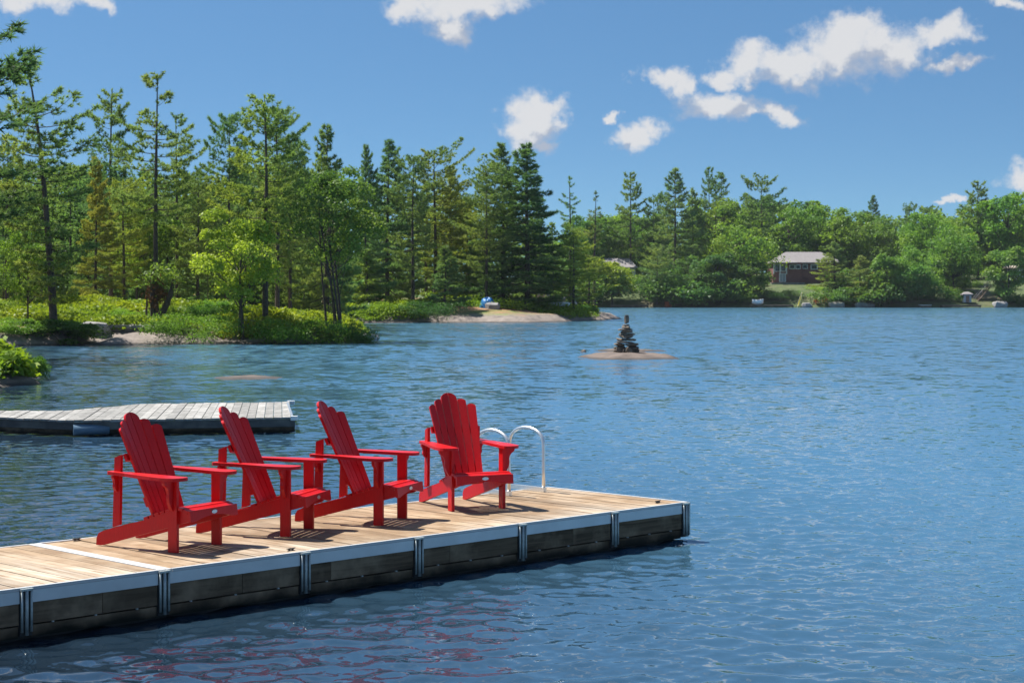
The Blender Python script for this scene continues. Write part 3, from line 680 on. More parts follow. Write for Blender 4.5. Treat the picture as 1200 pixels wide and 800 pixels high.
# ---- the woods behind that read as one mass
def wood_mass(name, label, spots, srcs, ground, tri_keep, seed, tint, leaf_src):
    rg = np.random.default_rng(seed); Vs, Fs, o = [], [], 0
    TVs, TFs, to = [], [], 0
    cache = {}
    for (X, Y, top) in spots:
        k = rg.integers(len(srcs)); var = srcs[k]
        if k not in cache:
            me = var[1]; v = np.empty(len(me.vertices) * 3, np.float32); me.vertices.foreach_get('co', v); v = v.reshape(-1, 3)
            n = me.polygons[0].loop_total; v = v.reshape(-1, n, 3)
            tm = var[0]; tv = np.empty(len(tm.vertices) * 3, np.float32); tm.vertices.foreach_get('co', tv)
            cache[k] = (v, n, tv.reshape(-1, 3)[:96])
        v, n, tv = cache[k]
        pick = v[rg.random(len(v)) < tri_keep]
        z0 = float(ground(np.array([X]), np.array([Y]))[0]) - .2
        s = (top - z0) / var[2]; a = rg.uniform(0, 6.28); ca, sa = math.cos(a), math.sin(a)
        ctr = pick.mean(1, keepdims=True); q = ctr + (pick - ctr) * (1.0 / math.sqrt(tri_keep)) ** .9
        wdt = s * rg.uniform(.95, 1.3)
        qx = (q[..., 0] * ca - q[..., 1] * sa) * wdt + X; qy = (q[..., 0] * sa + q[..., 1] * ca) * wdt + Y; qz = q[..., 2] * s + z0
        Vs.append(np.stack([qx, qy, qz], -1).reshape(-1, 3)); m = len(q) * n
        Fs.append((n, np.arange(m).reshape(-1, n) + o)); o += m
        t3 = np.stack([(tv[:, 0] * ca - tv[:, 1] * sa) * s + X, (tv[:, 0] * sa + tv[:, 1] * ca) * s + Y, tv[:, 2] * s + z0], -1)
        TVs.append(t3); i = np.arange(15 * 6); rr, c2 = i // 6, i % 6
        TFs.append(np.stack([rr * 6 + c2, rr * 6 + (c2 + 1) % 6, (rr + 1) * 6 + (c2 + 1) % 6, (rr + 1) * 6 + c2], -1) + to); to += 96
    F3 = [f for n, f in Fs if n == 3]; F4 = [f for n, f in Fs if n == 4]
    F = ([np.vstack(F3)] if F3 else []) + ([np.vstack(F4)] if F4 else [])
    e = tag(link(name, None), label, None, None, 'stuff')
    ob = link('crown', mesh_np('crown', np.vstack(Vs), F, leaf_src), e); ob.color = (*tint, 1); ob['kind'] = 'stuff'
    t = link('trunk', mesh_np('trunk', np.vstack(TVs), np.vstack(TFs), M['bark'], True), e); t['kind'] = 'stuff'
    return e
rg = np.random.default_rng(3)
def spots_row(px0, px1, n, Y0, Y1, tops, skip=()):
    out = []
    for i in range(n):
        x = px0 + (px1 - px0) * (i + rg.uniform(-.35, .35)) / n; Y = rg.uniform(Y0, Y1)
        if any(a < x < b for a, b in skip): continue
        tp = np.interp(x, [a for a, b in tops], [b for a, b in tops]) + rg.uniform(-12, 22)
        out.append(((x - 600) / F_PX * Y, Y, EYE + (Y_HOR - tp) / F_PX * Y))
    return out
topsL = [(-80, 190), (40, 205), (110, 195), (200, 215), (300, 200), (380, 205), (440, 215), (540, 230), (620, 240), (660, 262)]
wood_mass('forest', 'dense mixed wood behind the two wooded points', spots_row(-90, 400, 46, 110, 128, topsL) + spots_row(-90, 660, 50, 152, 185, topsL) + spots_row(-90, 650, 40, 155, 200, [(-90, 270), (650, 290)]) + spots_row(-90, 390, 24, 106, 118, [(-90, 280), (400, 290)]),
          MASS, land_z, 1.0, 4, (.85, .95, .85), M['needle'])
topsF = [(640, 262), (720, 262), (800, 250), (900, 245), (980, 252), (1060, 255), (1140, 248), (1250, 240)]
wood_mass('forest', 'unbroken green wood along the crest of the far shore', spots_row(630, 1260, 44, 318, 350, topsF) + spots_row(640, 1260, 40, 299, 314, [(640, 285), (1260, 272)]),
          FBROAD[:3] + FPINE, far_z, .25, 6, (.95, 1.05, .9), M['leaf'])

under_t = [(640, 316), (698, 318), (712, 346), (752, 346), (766, 320), (895, 322), (908, 341), (968, 340), (978, 322), (1155, 326), (1168, 343), (1200, 341), (1260, 325)]
wood_mass('undergrowth', 'dark green undergrowth closing the far bank beneath the trees', spots_row(640, 1260, 64, 266, 268, [(a, min(b + 14, 351)) for a, b in under_t], [(702, 752), (878, 972), (1134, 1180)]) + spots_row(640, 1260, 50, 270, 276, [(a, min(b + 6, 346)) for a, b in under_t], [(700, 750), (902, 972), (1136, 1176)]) + spots_row(640, 1260, 36, 318, 340, [(640, 296), (1260, 290)]) + spots_row(640, 1260, 40, 278, 285, under_t, [(704, 745), (902, 974), (1140, 1172)]),
          [SHRUB[2], SHRUB[0]], far_z, .15, 16, (.72, .85, .75), M['leaf'])
# ---- shoreline bushes
S = [('dark green bush hanging over the water left of the leaning pine foot', 74, 75, 374, 1, 2.0, (.62, .75, .6), 0),
     ('light green bush at the picture edge on the near headland shore', 16, 74.3, 372, 0, 1.6, (1.1, 1.25, .7), 1),
     ('big dark shrub overhanging the water below the bright maple', 228, 76.4, 366, 2, 1.35, (.75, .95, .62), 2),
     ('dark shrub at the water below the ragged yellowish pine', 352, 77.0, 372, 2, 1.35, (.85, 1.05, .6), 3),
     ('dark shrub on the very tip of the near point', 408, 78, 378, 0, 1.05, (.6, .75, .6), 4),
     ('grey-green bush on the little spit beside the grey dock', 12, 45, 411, 0, 1.0, (.55, .68, .66), 5),
     ('yellow-green low bush at the waterline of the little spit', 2, 43.6, 428, 1, .7, (.95, 1.05, .7), 1.5),
     ('small glossy bush at the end of the little spit', 36, 44.5, 418, 1, .65, (.6, .85, .55), 2.5),
     ('low dark juniper on the shaded bank behind the near point', 505, 131.5, 352, 2, 1.5, (.42, .58, .55), 3.5),
     ('pale green bush among the pines on the granite point', 633, 140, 351, 0, 1.0, (1.05, 1.15, .8), 4.5),
     ('dark bush at the waterline on the end of the granite point', 688, 145, 357, 1, 1.3, (.6, .8, .6), 5.5),
     ('bright green mound bush on the bank right of the near point', 452, 131.5, 356, 2, 1.3, (1.7, 1.6, .7), 6.0),
     ('yellow-green bush beside the forked trunk', 150, 80, 362, 0, 1.1, (1.6, 1.5, .7), 3.0),
     ('leafy bush behind the big dark shrub under the maple', 248, 82, 352, 0, 1.2, (1.2, 1.3, .8), 1.0)]
for lb, x, Y, tp, k, wd, tint, rz in S:
    plant_tree(SHRUB[k], 'shoreline_bush', lb, x, Y, tp, wd, rz, tint, group='bushes along the near shores', cat='bush', sink=.25)
FS = [('bright green bushes on the slope right of the brick house terrace', 955, 277, 335, 2, 1.8, (1.3, 1.4, .8), 0),
      ('yellow-green waterside bush among the pale boulders', 998, 271, 348, 0, 1.3, (1.4, 1.4, .7), 1),
      ('dark shrub bank directly below the brick house porch', 916, 269, 339, 2, 1.7, (.6, .75, .65), 2.6),
      ('dark bush below the brick house by the white boat', 868, 272, 334, 2, 1.7, (.55, .7, .65), 2),
      ('sunlit bush right of the lakeside stairs', 1175, 272, 338, 0, 1.2, (1.5, 1.5, .7), 3),
      ('dark waterside bush left of the lakeside stairs', 1130, 271, 340, 1, 1.8, (.5, .65, .6), 4),
      ('green bush at the water below the big shaggy pine', 795, 271.5, 338, 2, 1.4, (.6, .75, .65), 5),
      ('green bush under the low maple by the small grey dock', 1062, 271, 342, 2, 1.3, (.75, .95, .7), .5)]
for lb, x, Y, tp, k, wd, tint, rz in FS:
    plant_tree(SHRUB[k], 'waterside_bush', lb, x, Y, tp, wd, rz, tint, ground=far_z, group='bushes along the far shore', cat='bush', sink=.3)

# ---- bracken and blueberry cover
def cover(name, label, regions, n, seed, size, tint):
    rg = np.random.default_rng(seed); C = []
    for (x0, x1, Y0, Y1, wgt) in regions:
        m = int(n * wgt); Y = rg.uniform(Y0, Y1, m); X = (rg.uniform(x0, x1, m) - 600) / F_PX * Y
        z = land_z(X, Y); pat = lump(X, Y, .8) + lump(X, Y, 2.3) * .6
        ok = (z > .13) & (pat > -.85)
        hgt = (.22 + .38 * np.clip(pat + .4, 0, 1.2)) * size
        for lv in (0.25, .6, 1.0):
            C.append(np.stack([X[ok] + rg.normal(0, .1, ok.sum()), Y[ok] + rg.normal(0, .1, ok.sum()), z[ok] + hgt[ok] * lv * rg.uniform(.8, 1.1, ok.sum())], -1))
    C = np.vstack(C); N_ = np.tile([0, 0, 1.0], (len(C), 1)) + rg.normal(0, .5, C.shape)
    V, F = leaves(C, N_, 0.092 * size, rg, .7)
    o = tag(link(name, mesh_np(name, V, F, M['fern'])), label, None, None, 'stuff'); o.color = (*tint, 1)
cover('ground_cover', 'bright yellow-green bracken covering the near headland bank', [(60, 430, 77.5, 92, 1.0), (-30, 70, 77, 90, .2)], 30000, 8, 1.0, (1.32, 1.22, 1.0))
cover('ground_cover', 'bright low greenery on the bank beyond the near point', [(400, 500, 128, 140, .55), (500, 700, 138, 150, .35), (-30, 40, 40, 46, .15)], 16000, 9, 1.1, (1.3, 1.3, 1.0))

# ================================================================== the wooden dock
DA = 0.788; DX, DY = -2.312, 11.926; DW, DL = 1.729, 5.462
dock_rz = math.pi / 2 - DA
dock = thing('wooden_dock', 'long sun-bleached plank dock with pale metal edging that carries the red chairs', 'dock', (DX, DY, 0), dock_rz)
d_ax = Vector((math.sin(DA), math.cos(DA), 0)); n_ax = Vector((-math.cos(DA), math.sin(DA), 0))
def dock_t(x_px):                                # where along the front edge a frame column falls
    k = (x_px - 600) / F_PX; return (k * DY - DX) / (d_ax.x - k * d_ax.y)
PW_ = 0.1395; GAP = 0.0065
rr_ = random.Random(4)
pl = BM().box(-PW_ / 2, PW_ / 2, 0.028, DW - 0.028, -0.032, 0.0).bevel(0.004).mesh('plank', M['deck'])
def lay(x0, x1):
    n = round((x1 - x0) / (PW_ + GAP)); st = (x1 - x0) / n
    for i in range(n):
        link('plank', pl, dock, (x0 + st * (i + .5), 0, DECK + rr_.uniform(-.0025, .002)), (rr_.uniform(-.0012, .0012), 0, rr_.uniform(-.0015, .0015)), ((st - GAP) / PW_, 1, 1))
lay(0.055, DL - 0.035); lay(-4.2, -0.05)
# two butted end frames show as one bright strip across the deck
for x in (-.047, .003): BM().box(x, x + .044, 0.0, DW, DECK - .06, DECK + .003).bevel(.004).build('joint_strip', M['lip'], dock)
for x0, x1 in ((.05, DL), (-4.2, -.05)):
    BM().box(x0, x1, DW - .025, DW, DECK - .1, DECK + .004).bevel(.004).build('back_edge', M['lip'], dock)
    BM().box(x0, x1, 0.0, .026, DECK - .016, DECK + .004).bevel(.003).build('front_edge', M['lip'], dock)
BM().box(DL - .03, DL, .027, DW - .026, DECK - .1, DECK + .004).bevel(.004).build('end_edge', M['lip'], dock)
BM().box(DL - .05, DL - .012, .05, DW - .05, .03, DECK - .102).build('end_board', M['dark_board'], dock)
posts = [dock_t(x) for x in (30, 191.5, 357, 490, 611.5, 719.7)] + [DL - .045]
first = -4.2
edges = [first] + posts
pw = .043
for a, b in zip(edges[:-1], edges[1:]):
    x0, x1 = a + (pw if a != first else 0), b - pw
    BM().box(x0, x1, -.004, .022, DECK - .094, DECK - .017).bevel(.003).build('fascia', M['fascia'], dock)
    # upper plank has a butt joint here and there
    cuts = [x0, x1]
    if x1 - x0 > .9: cuts = [x0, x0 + (x1 - x0) * rr_.choice((.2, .28, .55)), x1]
    for c0, c1 in zip(cuts, cuts[1:]):
        BM().box(c0 + .0025, c1 - .0025, .004, .042, DECK - .229, DECK - .096).bevel(.004).build('side_board', M['dark_board'], dock)
    BM().box(x0 + .003, x1 - .003, .012, .05, DECK - .312, DECK - .240).bevel(.004).build('lower_board', M['dark_board'], dock)
    n_ = int((x1 - x0) / .28)
    for k in range(n_):
        BM().box(-.006, .006, -.004, .012, -.004, .004).build('staple', M['lip'], dock, loc=(x0 + (k + .5) * (x1 - x0) / n_, .008, DECK - .2345))
# dark void of floats behind the boards
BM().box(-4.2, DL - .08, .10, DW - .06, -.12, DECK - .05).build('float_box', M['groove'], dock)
pm = BM().box(-pw + .001, pw - .001, -.006, .02, -.30, -.004)
pmm = pm.mesh('post', M['groove'])
rib = BM()
for x, r in ((-.033, .008), (0, .0125), (.033, .009)): rib.tube([(x, -.014, -.275 - .02 * (x == 0)), (x, -.014, -.016)], r, 8)
ribm = rib.mesh('post_rail', M['galv'])
cap = BM().box(-pw, pw, -.026, .0, -.015, -.002).bevel(.003).mesh('post_cap', M['galv'])
for t in posts:
    p_ = link('post', pmm, dock, (t, 0, DECK)); link('post_rail', ribm, p_); link('post_cap', cap, p_)
# galvanised corner angle at the end of the dock
BM().box(DL - .003, DL + .012, -.012, .07, DECK - .29, DECK - .002).bevel(.003).build('corner_plate', M['galv'], dock)
# folded cleats
cl = BM(); cl.tube([(-.07, 0, .035), (-.03, 0, .028), (.03, 0, .028), (.07, 0, .035)], [.006, .011, .011, .006], 8); cl.box(-.035, -.018, -.012, .012, 0.004, .03); cl.box(.018, .035, -.012, .012, .004, .03); cl.box(-.05, .05, -.02, .02, .001, .007)
clm = cl.mesh('cleat', M['dark_metal'])
def dock_xy(x_px, y_px):
    Y = F_PX * (EYE - DECK) / (y_px - Y_HOR); v = Vector(((x_px - 600) / F_PX * Y - DX, Y - DY, 0)); return v.dot(d_ax), v.dot(n_ax)
for q in ((90, 633.2), (341, 645), (771, 588.8)):
    u, v = dock_xy(*q); link('cleat', clm, dock, (u, v, DECK + .001), (0, 0, 0.1), (.6, .6, .5))
# ---- swim ladder
lad = thing('swim_ladder', 'bright aluminium swim ladder with two arched hand rails at the back of the dock', 'ladder',
            (DX, DY, 0), dock_rz)
u1, v1 = dock_xy(636.9, 576.4); u2, v2 = dock_xy(596.6, 581.0); v1 = (v1 + v2) / 2
for u in (u1, u2):
    pth = [(u, v1, DECK), (u, v1, DECK + .2), (u, v1, DECK + .44)]
    for k in range(1, 12):
        a = math.pi * k / 12; pth.append((u, v1 + .22 - .22 * math.cos(a), DECK + .455 + .135 * math.sin(a)))
    pth += [(u, v1 + .445, DECK + .42), (u, v1 + .47, DECK + .1), (u, v1 + .50, DECK - .3), (u, v1 + .53, -1.0)]
    BM().tube(pth, .0165, 12).build('hand_rail', M['steel'], lad)
    BM().box(u - .02, u + .02, v1 - .02, v1 + .45, DECK + .004, DECK + .045).bevel(.004).build('base_rail', M['steel'], lad)
for z in (.22, -.05, -.32, -.6):
    BM().box(min(u1, u2), max(u1, u2), v1 + .47, v1 + .55, z, z + .03).bevel(.004).build('step', M['steel'], lad)

# ================================================================== red chairs
def arc(cx, cy, r, a0, a1, n=6): return [(cx + r * math.cos(R(a0 + (a1 - a0) * i / n)), cy + r * math.sin(R(a0 + (a1 - a0) * i / n))) for i in range(n + 1)]
SEAT = [(.176, .225), (.172, .268), (.148, .303), (.10, .322), (.045, .324), (-.02, .314), (-.09, .296), (-.16, .274), (-.23, .250), (-.30, .226)]   # top line of the seat
def make_chair():
    root = thing('adirondack_chair', 'x', 'chair')
    XZ = lambda a, b, t: (a, t, b)
    TH = .021
    # side rails
    under = []
    for i, (x, z) in enumerate(SEAT):
        p0, p1 = SEAT[max(0, i - 1)], SEAT[min(len(SEAT) - 1, i + 1)]
        tx, tz = p1[0] - p0[0], p1[1] - p0[1]; l = math.hypot(tx, tz)
        under.append((x + tz / l * TH, z - tx / l * TH) if False else (x - (-tz / l) * -TH if False else x + (tz / l) * TH * (1 if tz < 0 else -1), z - abs(tx / l) * TH - 0.001))
    prof = [(.125, .222)] + [(.150, .235), (.151, .262), (.128, .283), (.092, .299), (.045, .302), (-.02, .292), (-.09, .274), (-.16, .252), (-.23, .228), (-.31, .204)] + \
           [(-.45, .172), (-.60, .132), (-.68, .108), (-.725, .088), (-.745, .055), (-.748, .0), (-.70, .0), (-.66, .008), (-.30, .106), (0.0, .187)]
    for s in (-1, 1):
        y0 = s * .2115; BM().prism(prof, XZ, y0 - .0125, y0 + .0125).bevel(.003).build('side_rail', M['red'], root)
    # front legs
    for s in (-1, 1):
        y = s * .2385; BM().box(-.040, .040, y - .0135, y + .0135, 0.0, .515).bevel(.003).build('leg', M['red'], root)
    # scalloped arm brackets, outside of each leg
    for s in (-1, 1):
        o = [(.2525, .5145), (.352, .5145), (.352, .497)] + [(.345, .483), (.322, .468), (.306, .446), (.300, .420), (.303, .392), (.298, .362), (.284, .332), (.268, .306), (.2525, .292)]
        BM().prism(o, lambda a, b, t, s=s: (t, s * a, b), -.0125, .0125).bevel(.002).build('arm_bracket', M['red'], root)
    # arms
    ao = [(-.585, .222), (-.30, .214), (.02, .208), (.10, .212)] + [(.121, .226), (.130, .252), (.129, .290), (.118, .325), (.092, .352), (.05, .366), (-.02, .368), (-.12, .360), (-.25, .338), (-.40, .310), (-.52, .300), (-.572, .294), (-.586, .282)]
    for s in (-1, 1):
        BM().prism(ao, lambda a, b, t, s=s: (a, s * b, t - .022 * min(0, a)), .516, .5395).bevel(.004, 2).build('arm', M['red'], root)
    # rear uprights with a small shaped bracket under the arm
    for s in (-1, 1):
        y = s * .238
        BM().hexa([(-.565, y - .0125, .145), (-.497, y - .0125, .165), (-.497, y + .0125, .165), (-.565, y + .0125, .145),
                   (-.546, y - .0125, .650), (-.486, y - .0125, .672), (-.486, y + .0125, .672), (-.546, y + .0125, .650)]).bevel(.003).build('rear_post', M['red'], root)
        o = [(.252, .5235), (.298, .5235), (.297, .508), (.285, .490), (.280, .466), (.284, .442), (.272, .418), (.252, .404)]
        BM().prism(o, lambda a, b, t, s=s: (t, s * a, b), -.535, -.512).build('rear_bracket', M['red'], root)
    # seat slats
    acc = [0.0]
    for p0, p1 in zip(SEAT, SEAT[1:]): acc.append(acc[-1] + math.hypot(p1[0] - p0[0], p1[1] - p0[1]))
    def along(s_):
        s_ = min(max(s_, 0), acc[-1] - 1e-6)
        for i in range(len(SEAT) - 1):
            if acc[i + 1] >= s_:
                f = (s_ - acc[i]) / (acc[i + 1] - acc[i]); a, b = SEAT[i], SEAT[i + 1]
                return a[0] + (b[0] - a[0]) * f, a[1] + (b[1] - a[1]) * f
    L0 = .075; n = 9; st = (acc[-1] - L0) / n
    for i in range(n):
        a, b = along(L0 + st * i + .006), along(L0 + st * (i + 1) - .006)
        tx, tz = b[0] - a[0], b[1] - a[1]; l = math.hypot(tx, tz); nx, nz = -tz / l, tx / l
        if nz > 0: nx, nz = -nx, -nz
        w_ = .262 if (a[0] + b[0]) / 2 > .062 else .2245
        BM().hexa([(a[0] + nx * .02, -w_, a[1] + nz * .02), (b[0] + nx * .02, -w_, b[1] + nz * .02), (b[0] + nx * .02, w_, b[1] + nz * .02), (a[0] + nx * .02, w_, a[1] + nz * .02),
                   (a[0], -w_, a[1]), (b[0], -w_, b[1]), (b[0], w_, b[1]), (a[0], w_, a[1])]).bevel(.003).build('seat_slat', M['red'], root)
    # front apron with an arched lower edge and the maker's oval badge
    ap = [(-.262, .306), (-.262, .226)] + [(-.262 + .524 * i / 12, .226 + .030 * math.sin(math.pi * min(1, max(0, (i - 1) / 10)))) for i in range(1, 12)] + [(.262, .226), (.262, .306)]
    apo = BM().prism(ap, lambda a, b, t: (t + (.262 - b) * .10, a, b), .153, .175).bevel(.003).build('front_apron', M['red'], root)
    BM().prism([(.030 * math.cos(k * .393), .0135 * math.sin(k * .393)) for k in range(16)], lambda a, b, t: (t, a, .278 + b), .1745, .1785).build('badge', M['badge'], apo)
    # back
    bx, bz = -.262, .185; lean = math.atan2(.375, .775); dv = Vector((-math.sin(lean), 0, math.cos(lean))); nf = Vector((math.cos(lean), 0, math.sin(lean)))
    Ls = [.735, .795, .858]
    for i in range(6):
        q = i - 2.5; s = 1 if q > 0 else -1; k = int(abs(q)); Lk = Ls[2 - k]
        w0, w1 = .0575, .0785; g_ = .0075
        def outer(v): return (k + 1) * (w0 + (w1 - w0) * v / .858) - g_ / 2
        def inner(v): return k * (w0 + (w1 - w0) * v / .858) + g_ / 2
        o = [(inner(0), 0), (outer(0), 0), (outer(Lk - .06), Lk - .063)]
        wi = outer(Lk) - inner(Lk); ci = inner(Lk)
        if k == 0: o += [(ci + wi * math.cos(a) , Lk - .062 + .062 * math.sin(a)) for a in [R(x) for x in (18, 36, 54, 70, 84)]] + [(ci, Lk + .0005)]
        else: o += [(ci + wi * (.30 + .70 * math.cos(a)), Lk - .042 + .042 * math.sin(a)) for a in [R(x) for x in (18, 38, 58, 76, 92, 112)]] + [(ci, Lk - .018)]
        def fn(a, b, t, s=s):
            p = Vector((bx, 0, bz)) + dv * b + nf * (t + 1.15 * a * a) ; return (p.x, s * a, p.z)
        BM().prism(o, fn, -.011, .010).bevel(.0025).build('back_slat', M['red'], root)
    # rails behind the back
    for b, y_, hgt in ((.508, .2255, .056), (.16, .165, .07)):
        c_ = Vector((bx, 0, bz)) + dv * b - nf * .0125
        m = BM(); o = []
        N_ = 10
        ys_ = [-y_ + 2 * y_ * j / N_ for j in range(N_ + 1)]
        fr = [(1.15 * min(abs(y), .2) ** 2, y) for y in ys_]
        o = fr + [(x - .024 if abs(y) < .23 else x - .024, y) for x, y in reversed(fr)]
        m.prism(o, lambda a, y, t, c_=c_: tuple(c_ + nf * a + dv * t + Vector((0, y, 0))), -hgt / 2, hgt / 2)
        m.bevel(.003).build('back_rail', M['red'], root)
    return root
chair = make_chair()
CH = [((-2.29, 12.90), (.865, -.50), 'red Adirondack chair nearest the camera side of the row, beside the pale joint strip'),
      ((-1.655, 13.755), (.965, -.26), 'second red Adirondack chair along the dock, counted from the pale joint strip'),
      ((-.98, 14.40), (.942, -.335), 'third red Adirondack chair, between the second chair and the one turned to the front'),
      ((-.30, 15.22), (.43, -.90), 'red Adirondack chair turned to face the front, in front of the swim ladder')]
for i, ((x, y), (hx, hy), lb) in enumerate(CH):
    o = chair if i == 0 else copy_tree(chair)
    o.location = (x, y, DECK + .004); o.rotation_euler = (0, 0, math.atan2(hy, hx))
    tag(o, lb, 'chair', 'red Adirondack chairs on the dock')

# ================================================================== weathered grey dock
gd = thing('grey_dock', 'low weathered grey plank dock floating in the bay behind the chairs', 'dock', (0, 0, 0))
GZ = .25
def gpt(x, y): Y = F_PX * (EYE - GZ) / (y - Y_HOR); return (x - 600) / F_PX * Y, Y
fl = [gpt(-60, 486.5), gpt(84, 492.2), gpt(346, 488.6)]; bl_ = [gpt(-60, 480.5), gpt(74, 481), gpt(166, 473), gpt(343, 470.6)]
def yat(poly, x):
    if x <= poly[0][0]: return poly[0][1]
    for (x0, y0), (x1, y1) in zip(poly, poly[1:]):
        if x0 <= x <= x1: return y0 + (y1 - y0) * (x - x0) / (x1 - x0)
    return poly[-1][1]
x = fl[0][0]; sl = -.13
while x < fl[-1][0] - .07:
    w_ = .128
    def corner(xx, poly):
        y = yat(poly, xx)
        for _ in range(3): y = yat(poly, xx + sl * (y - 27.5))
        return xx + sl * (y - 27.5), y
    a, b = corner(x, fl), corner(x + w_, fl); c_, d_ = corner(x + w_, bl_), corner(x, bl_)
    z = GZ + rr_.uniform(-.006, .004); cx, cy = (a[0] + c_[0]) / 2, (a[1] + c_[1]) / 2
    BM().hexa([(q[0] - cx, q[1] - cy, -.03) for q in (a, b, c_, d_)] + [(q[0] - cx, q[1] - cy, 0) for q in (a, b, c_, d_)]).bevel(.004).build('plank', M['grey_deck'], gd, loc=(cx, cy, z))
    x += w_ + .01
def face_board(p, q, z0, z1, mat, nm, off=0.0, th=.04):
    v = Vector((q[0] - p[0], q[1] - p[1], 0)); L_ = v.length; a = math.atan2(v.y, v.x)
    BM().box(0.003, L_ - .003, off, off + th, z0, z1).bevel(.004).build(nm, mat, gd, loc=(p[0], p[1], 0), rot=(0, 0, a))
for p, q in zip(fl, fl[1:]):
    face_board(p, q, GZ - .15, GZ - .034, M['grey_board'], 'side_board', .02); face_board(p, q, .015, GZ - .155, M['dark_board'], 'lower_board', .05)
rp, rq = fl[-1], bl_[-1]
face_board((rp[0] - .09, rp[1] + .03), (rq[0] - .09, rq[1] - .03), .01, GZ - .034, M['grey_board'], 'end_board', 0)
face_board((rp[0] - .045, rp[1] + .12), (rq[0] - .045, rq[1] - .25), GZ - .03, GZ + .008, M['fascia'], 'end_bumper', 0, .035)
for (cx, cy), w_ in ((rp, .07), (rq, .10)):
    BM().box(-w_, .03, -.02, .08, -.05, .016).bevel(.012, 2).build('corner_bumper', M['nylon'], gd, loc=(cx, cy, GZ))
p0 = gpt(86, 492); p1 = gpt(128, 491)
BM().tube([(p0[0], p0[1] - .02, .10), (p1[0], p1[1] - .02, .10)], .085, 16).build('float_drum', M['blue_float'], gd)

# ================================================================== cairn island and rocks
def rock_mesh(seed, dims, mat, n=26, boxy=.55, bev=.06):
    rg = random.Random(seed); b = bmesh.new()
    for _ in range(n):
        v = Vector((rg.gauss(0, 1), rg.gauss(0, 1), rg.gauss(0, 1))).normalized()
        v = Vector([math.copysign(abs(c) ** boxy, c) for c in v]) * rg.uniform(.85, 1.0)
        b.verts.new((v.x * dims[0], v.y * dims[1], v.z * dims[2]))
    r_ = bmesh.ops.convex_hull(b, input=list(b.verts))
    bmesh.ops.delete(b, geom=[e for e in r_['geom_interior'] if isinstance(e, bmesh.types.BMVert)], context='VERTS')
    if bev: bmesh.ops.bevel(b, geom=list(b.edges), offset=bev * min(dims), segments=1, affect='EDGES', clamp_overlap=True)
    me = bpy.data.meshes.new('stone'); b.to_mesh(me); b.free(); me.materials.append(mat); return me
IY = 60.5; IX = (734 - 600) / F_PX * IY
def dome(name, label, cx, cy, rx, ry, h, seed, mat, n=56, kind=None, cat='rock', freq=1.0):
    rg = np.random.default_rng(seed); xs = np.linspace(-1.25, 1.25, n); X, Y = np.meshgrid(xs, xs, indexing='ij')
    th = np.arctan2(Y, X); r = np.hypot(X, Y) / (1 + .10 * np.sin(3 * th + seed) + .07 * np.sin(5 * th + 2 * seed) + .05 * np.sin(9 * th))
    Z = h * np.clip(1 - r ** 2, -1, 1) ** 1.0 + .22 * h * lump(X * 4 * freq + seed, Y * 4, 1.0) + .13 * h * lump(X * 11 * freq, Y * 11 + seed, 1.0)
    V = np.stack([X * rx, Y * ry, Z], -1).reshape(-1, 3); i = np.arange((n - 1) ** 2); a = (i // (n - 1)) * n + i % (n - 1)
    F = np.stack([a, a + n, a + n + 1, a + 1], -1); keep = (V[:, 2][F] > -.15).any(1)
    return tag(link(name, mesh_np(name, V, F[keep], mat, True), None, (cx, cy, 0)), label, cat)
dome('rock_island', 'flat pinkish granite slab barely above the lake, carrying the stone cairn', IX + .05, IY, 1.6, 2.3, .20, 3, M['granite'])
dome('rock_slab', 'low dark slab breaking the surface just behind the cairn island', *((-.0 + (735 - 600) / F_PX * 67, 67)), 1.25, .8, .09, 7, M['granite'])
dome('rock_slab', 'wet pinkish rock shelf just awash in the bay in front of the near headland', (290 - 600) / F_PX * 46, 46, .85, 1.0, .055, 9, M['granite'])
dome('rock_slab', 'tiny dark rock tip left of the cairn island', (684 - 600) / F_PX * 66, 66, .11, .12, .09, 5, M['granite'], 20)
ca_ = thing('stone_cairn', 'stacked dark stone cairn with an upright top stone on the flat island', 'cairn', (IX, IY, .16))
z = 0.0; rg_ = random.Random(12)
layers = [(.115, [(-.27, .0, .20), (.08, -.08, .20), (.30, .05, .17)]), (.105, [(-.20, .03, .24), (.22, .0, .24)]), (.10, [(-.24, -.02, .19), (.10, -.04, .26), (.30, .06, .14)]), (.085, [(-.02, .0, .36)]), (.08, [(-.16, 0, .21), (.14, .02, .22)]),
          (.115, [(.02, 0, .30)]), (.07, [(-.10, 0, .19), (.13, .01, .18)]), (.095, [(.0, 0, .23)]), (.065, [(-.01, 0, .28)]), (.085, [(-.01, .0, .17)]), (.055, [(.0, 0, .13)])]
for li, (h_, ss) in enumerate(layers):
    for j, (x, y, r_) in enumerate(ss):
        link('stone', rock_mesh(100 + li * 7 + j, (r_ * rg_.uniform(.92, 1.05), r_ * rg_.uniform(.8, 1.1), h_ * .58), M['cairn'], 22), ca_, (x, y, z + h_ * .5), (rg_.uniform(-.06, .06), rg_.uniform(-.06, .06), rg_.uniform(0, .6)))
    z += h_ * .99
link('stone', rock_mesh(300, (.085, .085, .19), M['cairn'], 20), ca_, (0.01, 0, z + .17), (.02, -.04, .3))
link('stone', rock_mesh(301, (.15, .13, .12), M['cairn'], 22), ca_, (.07, -.26, .10), (.2, .3, .3))

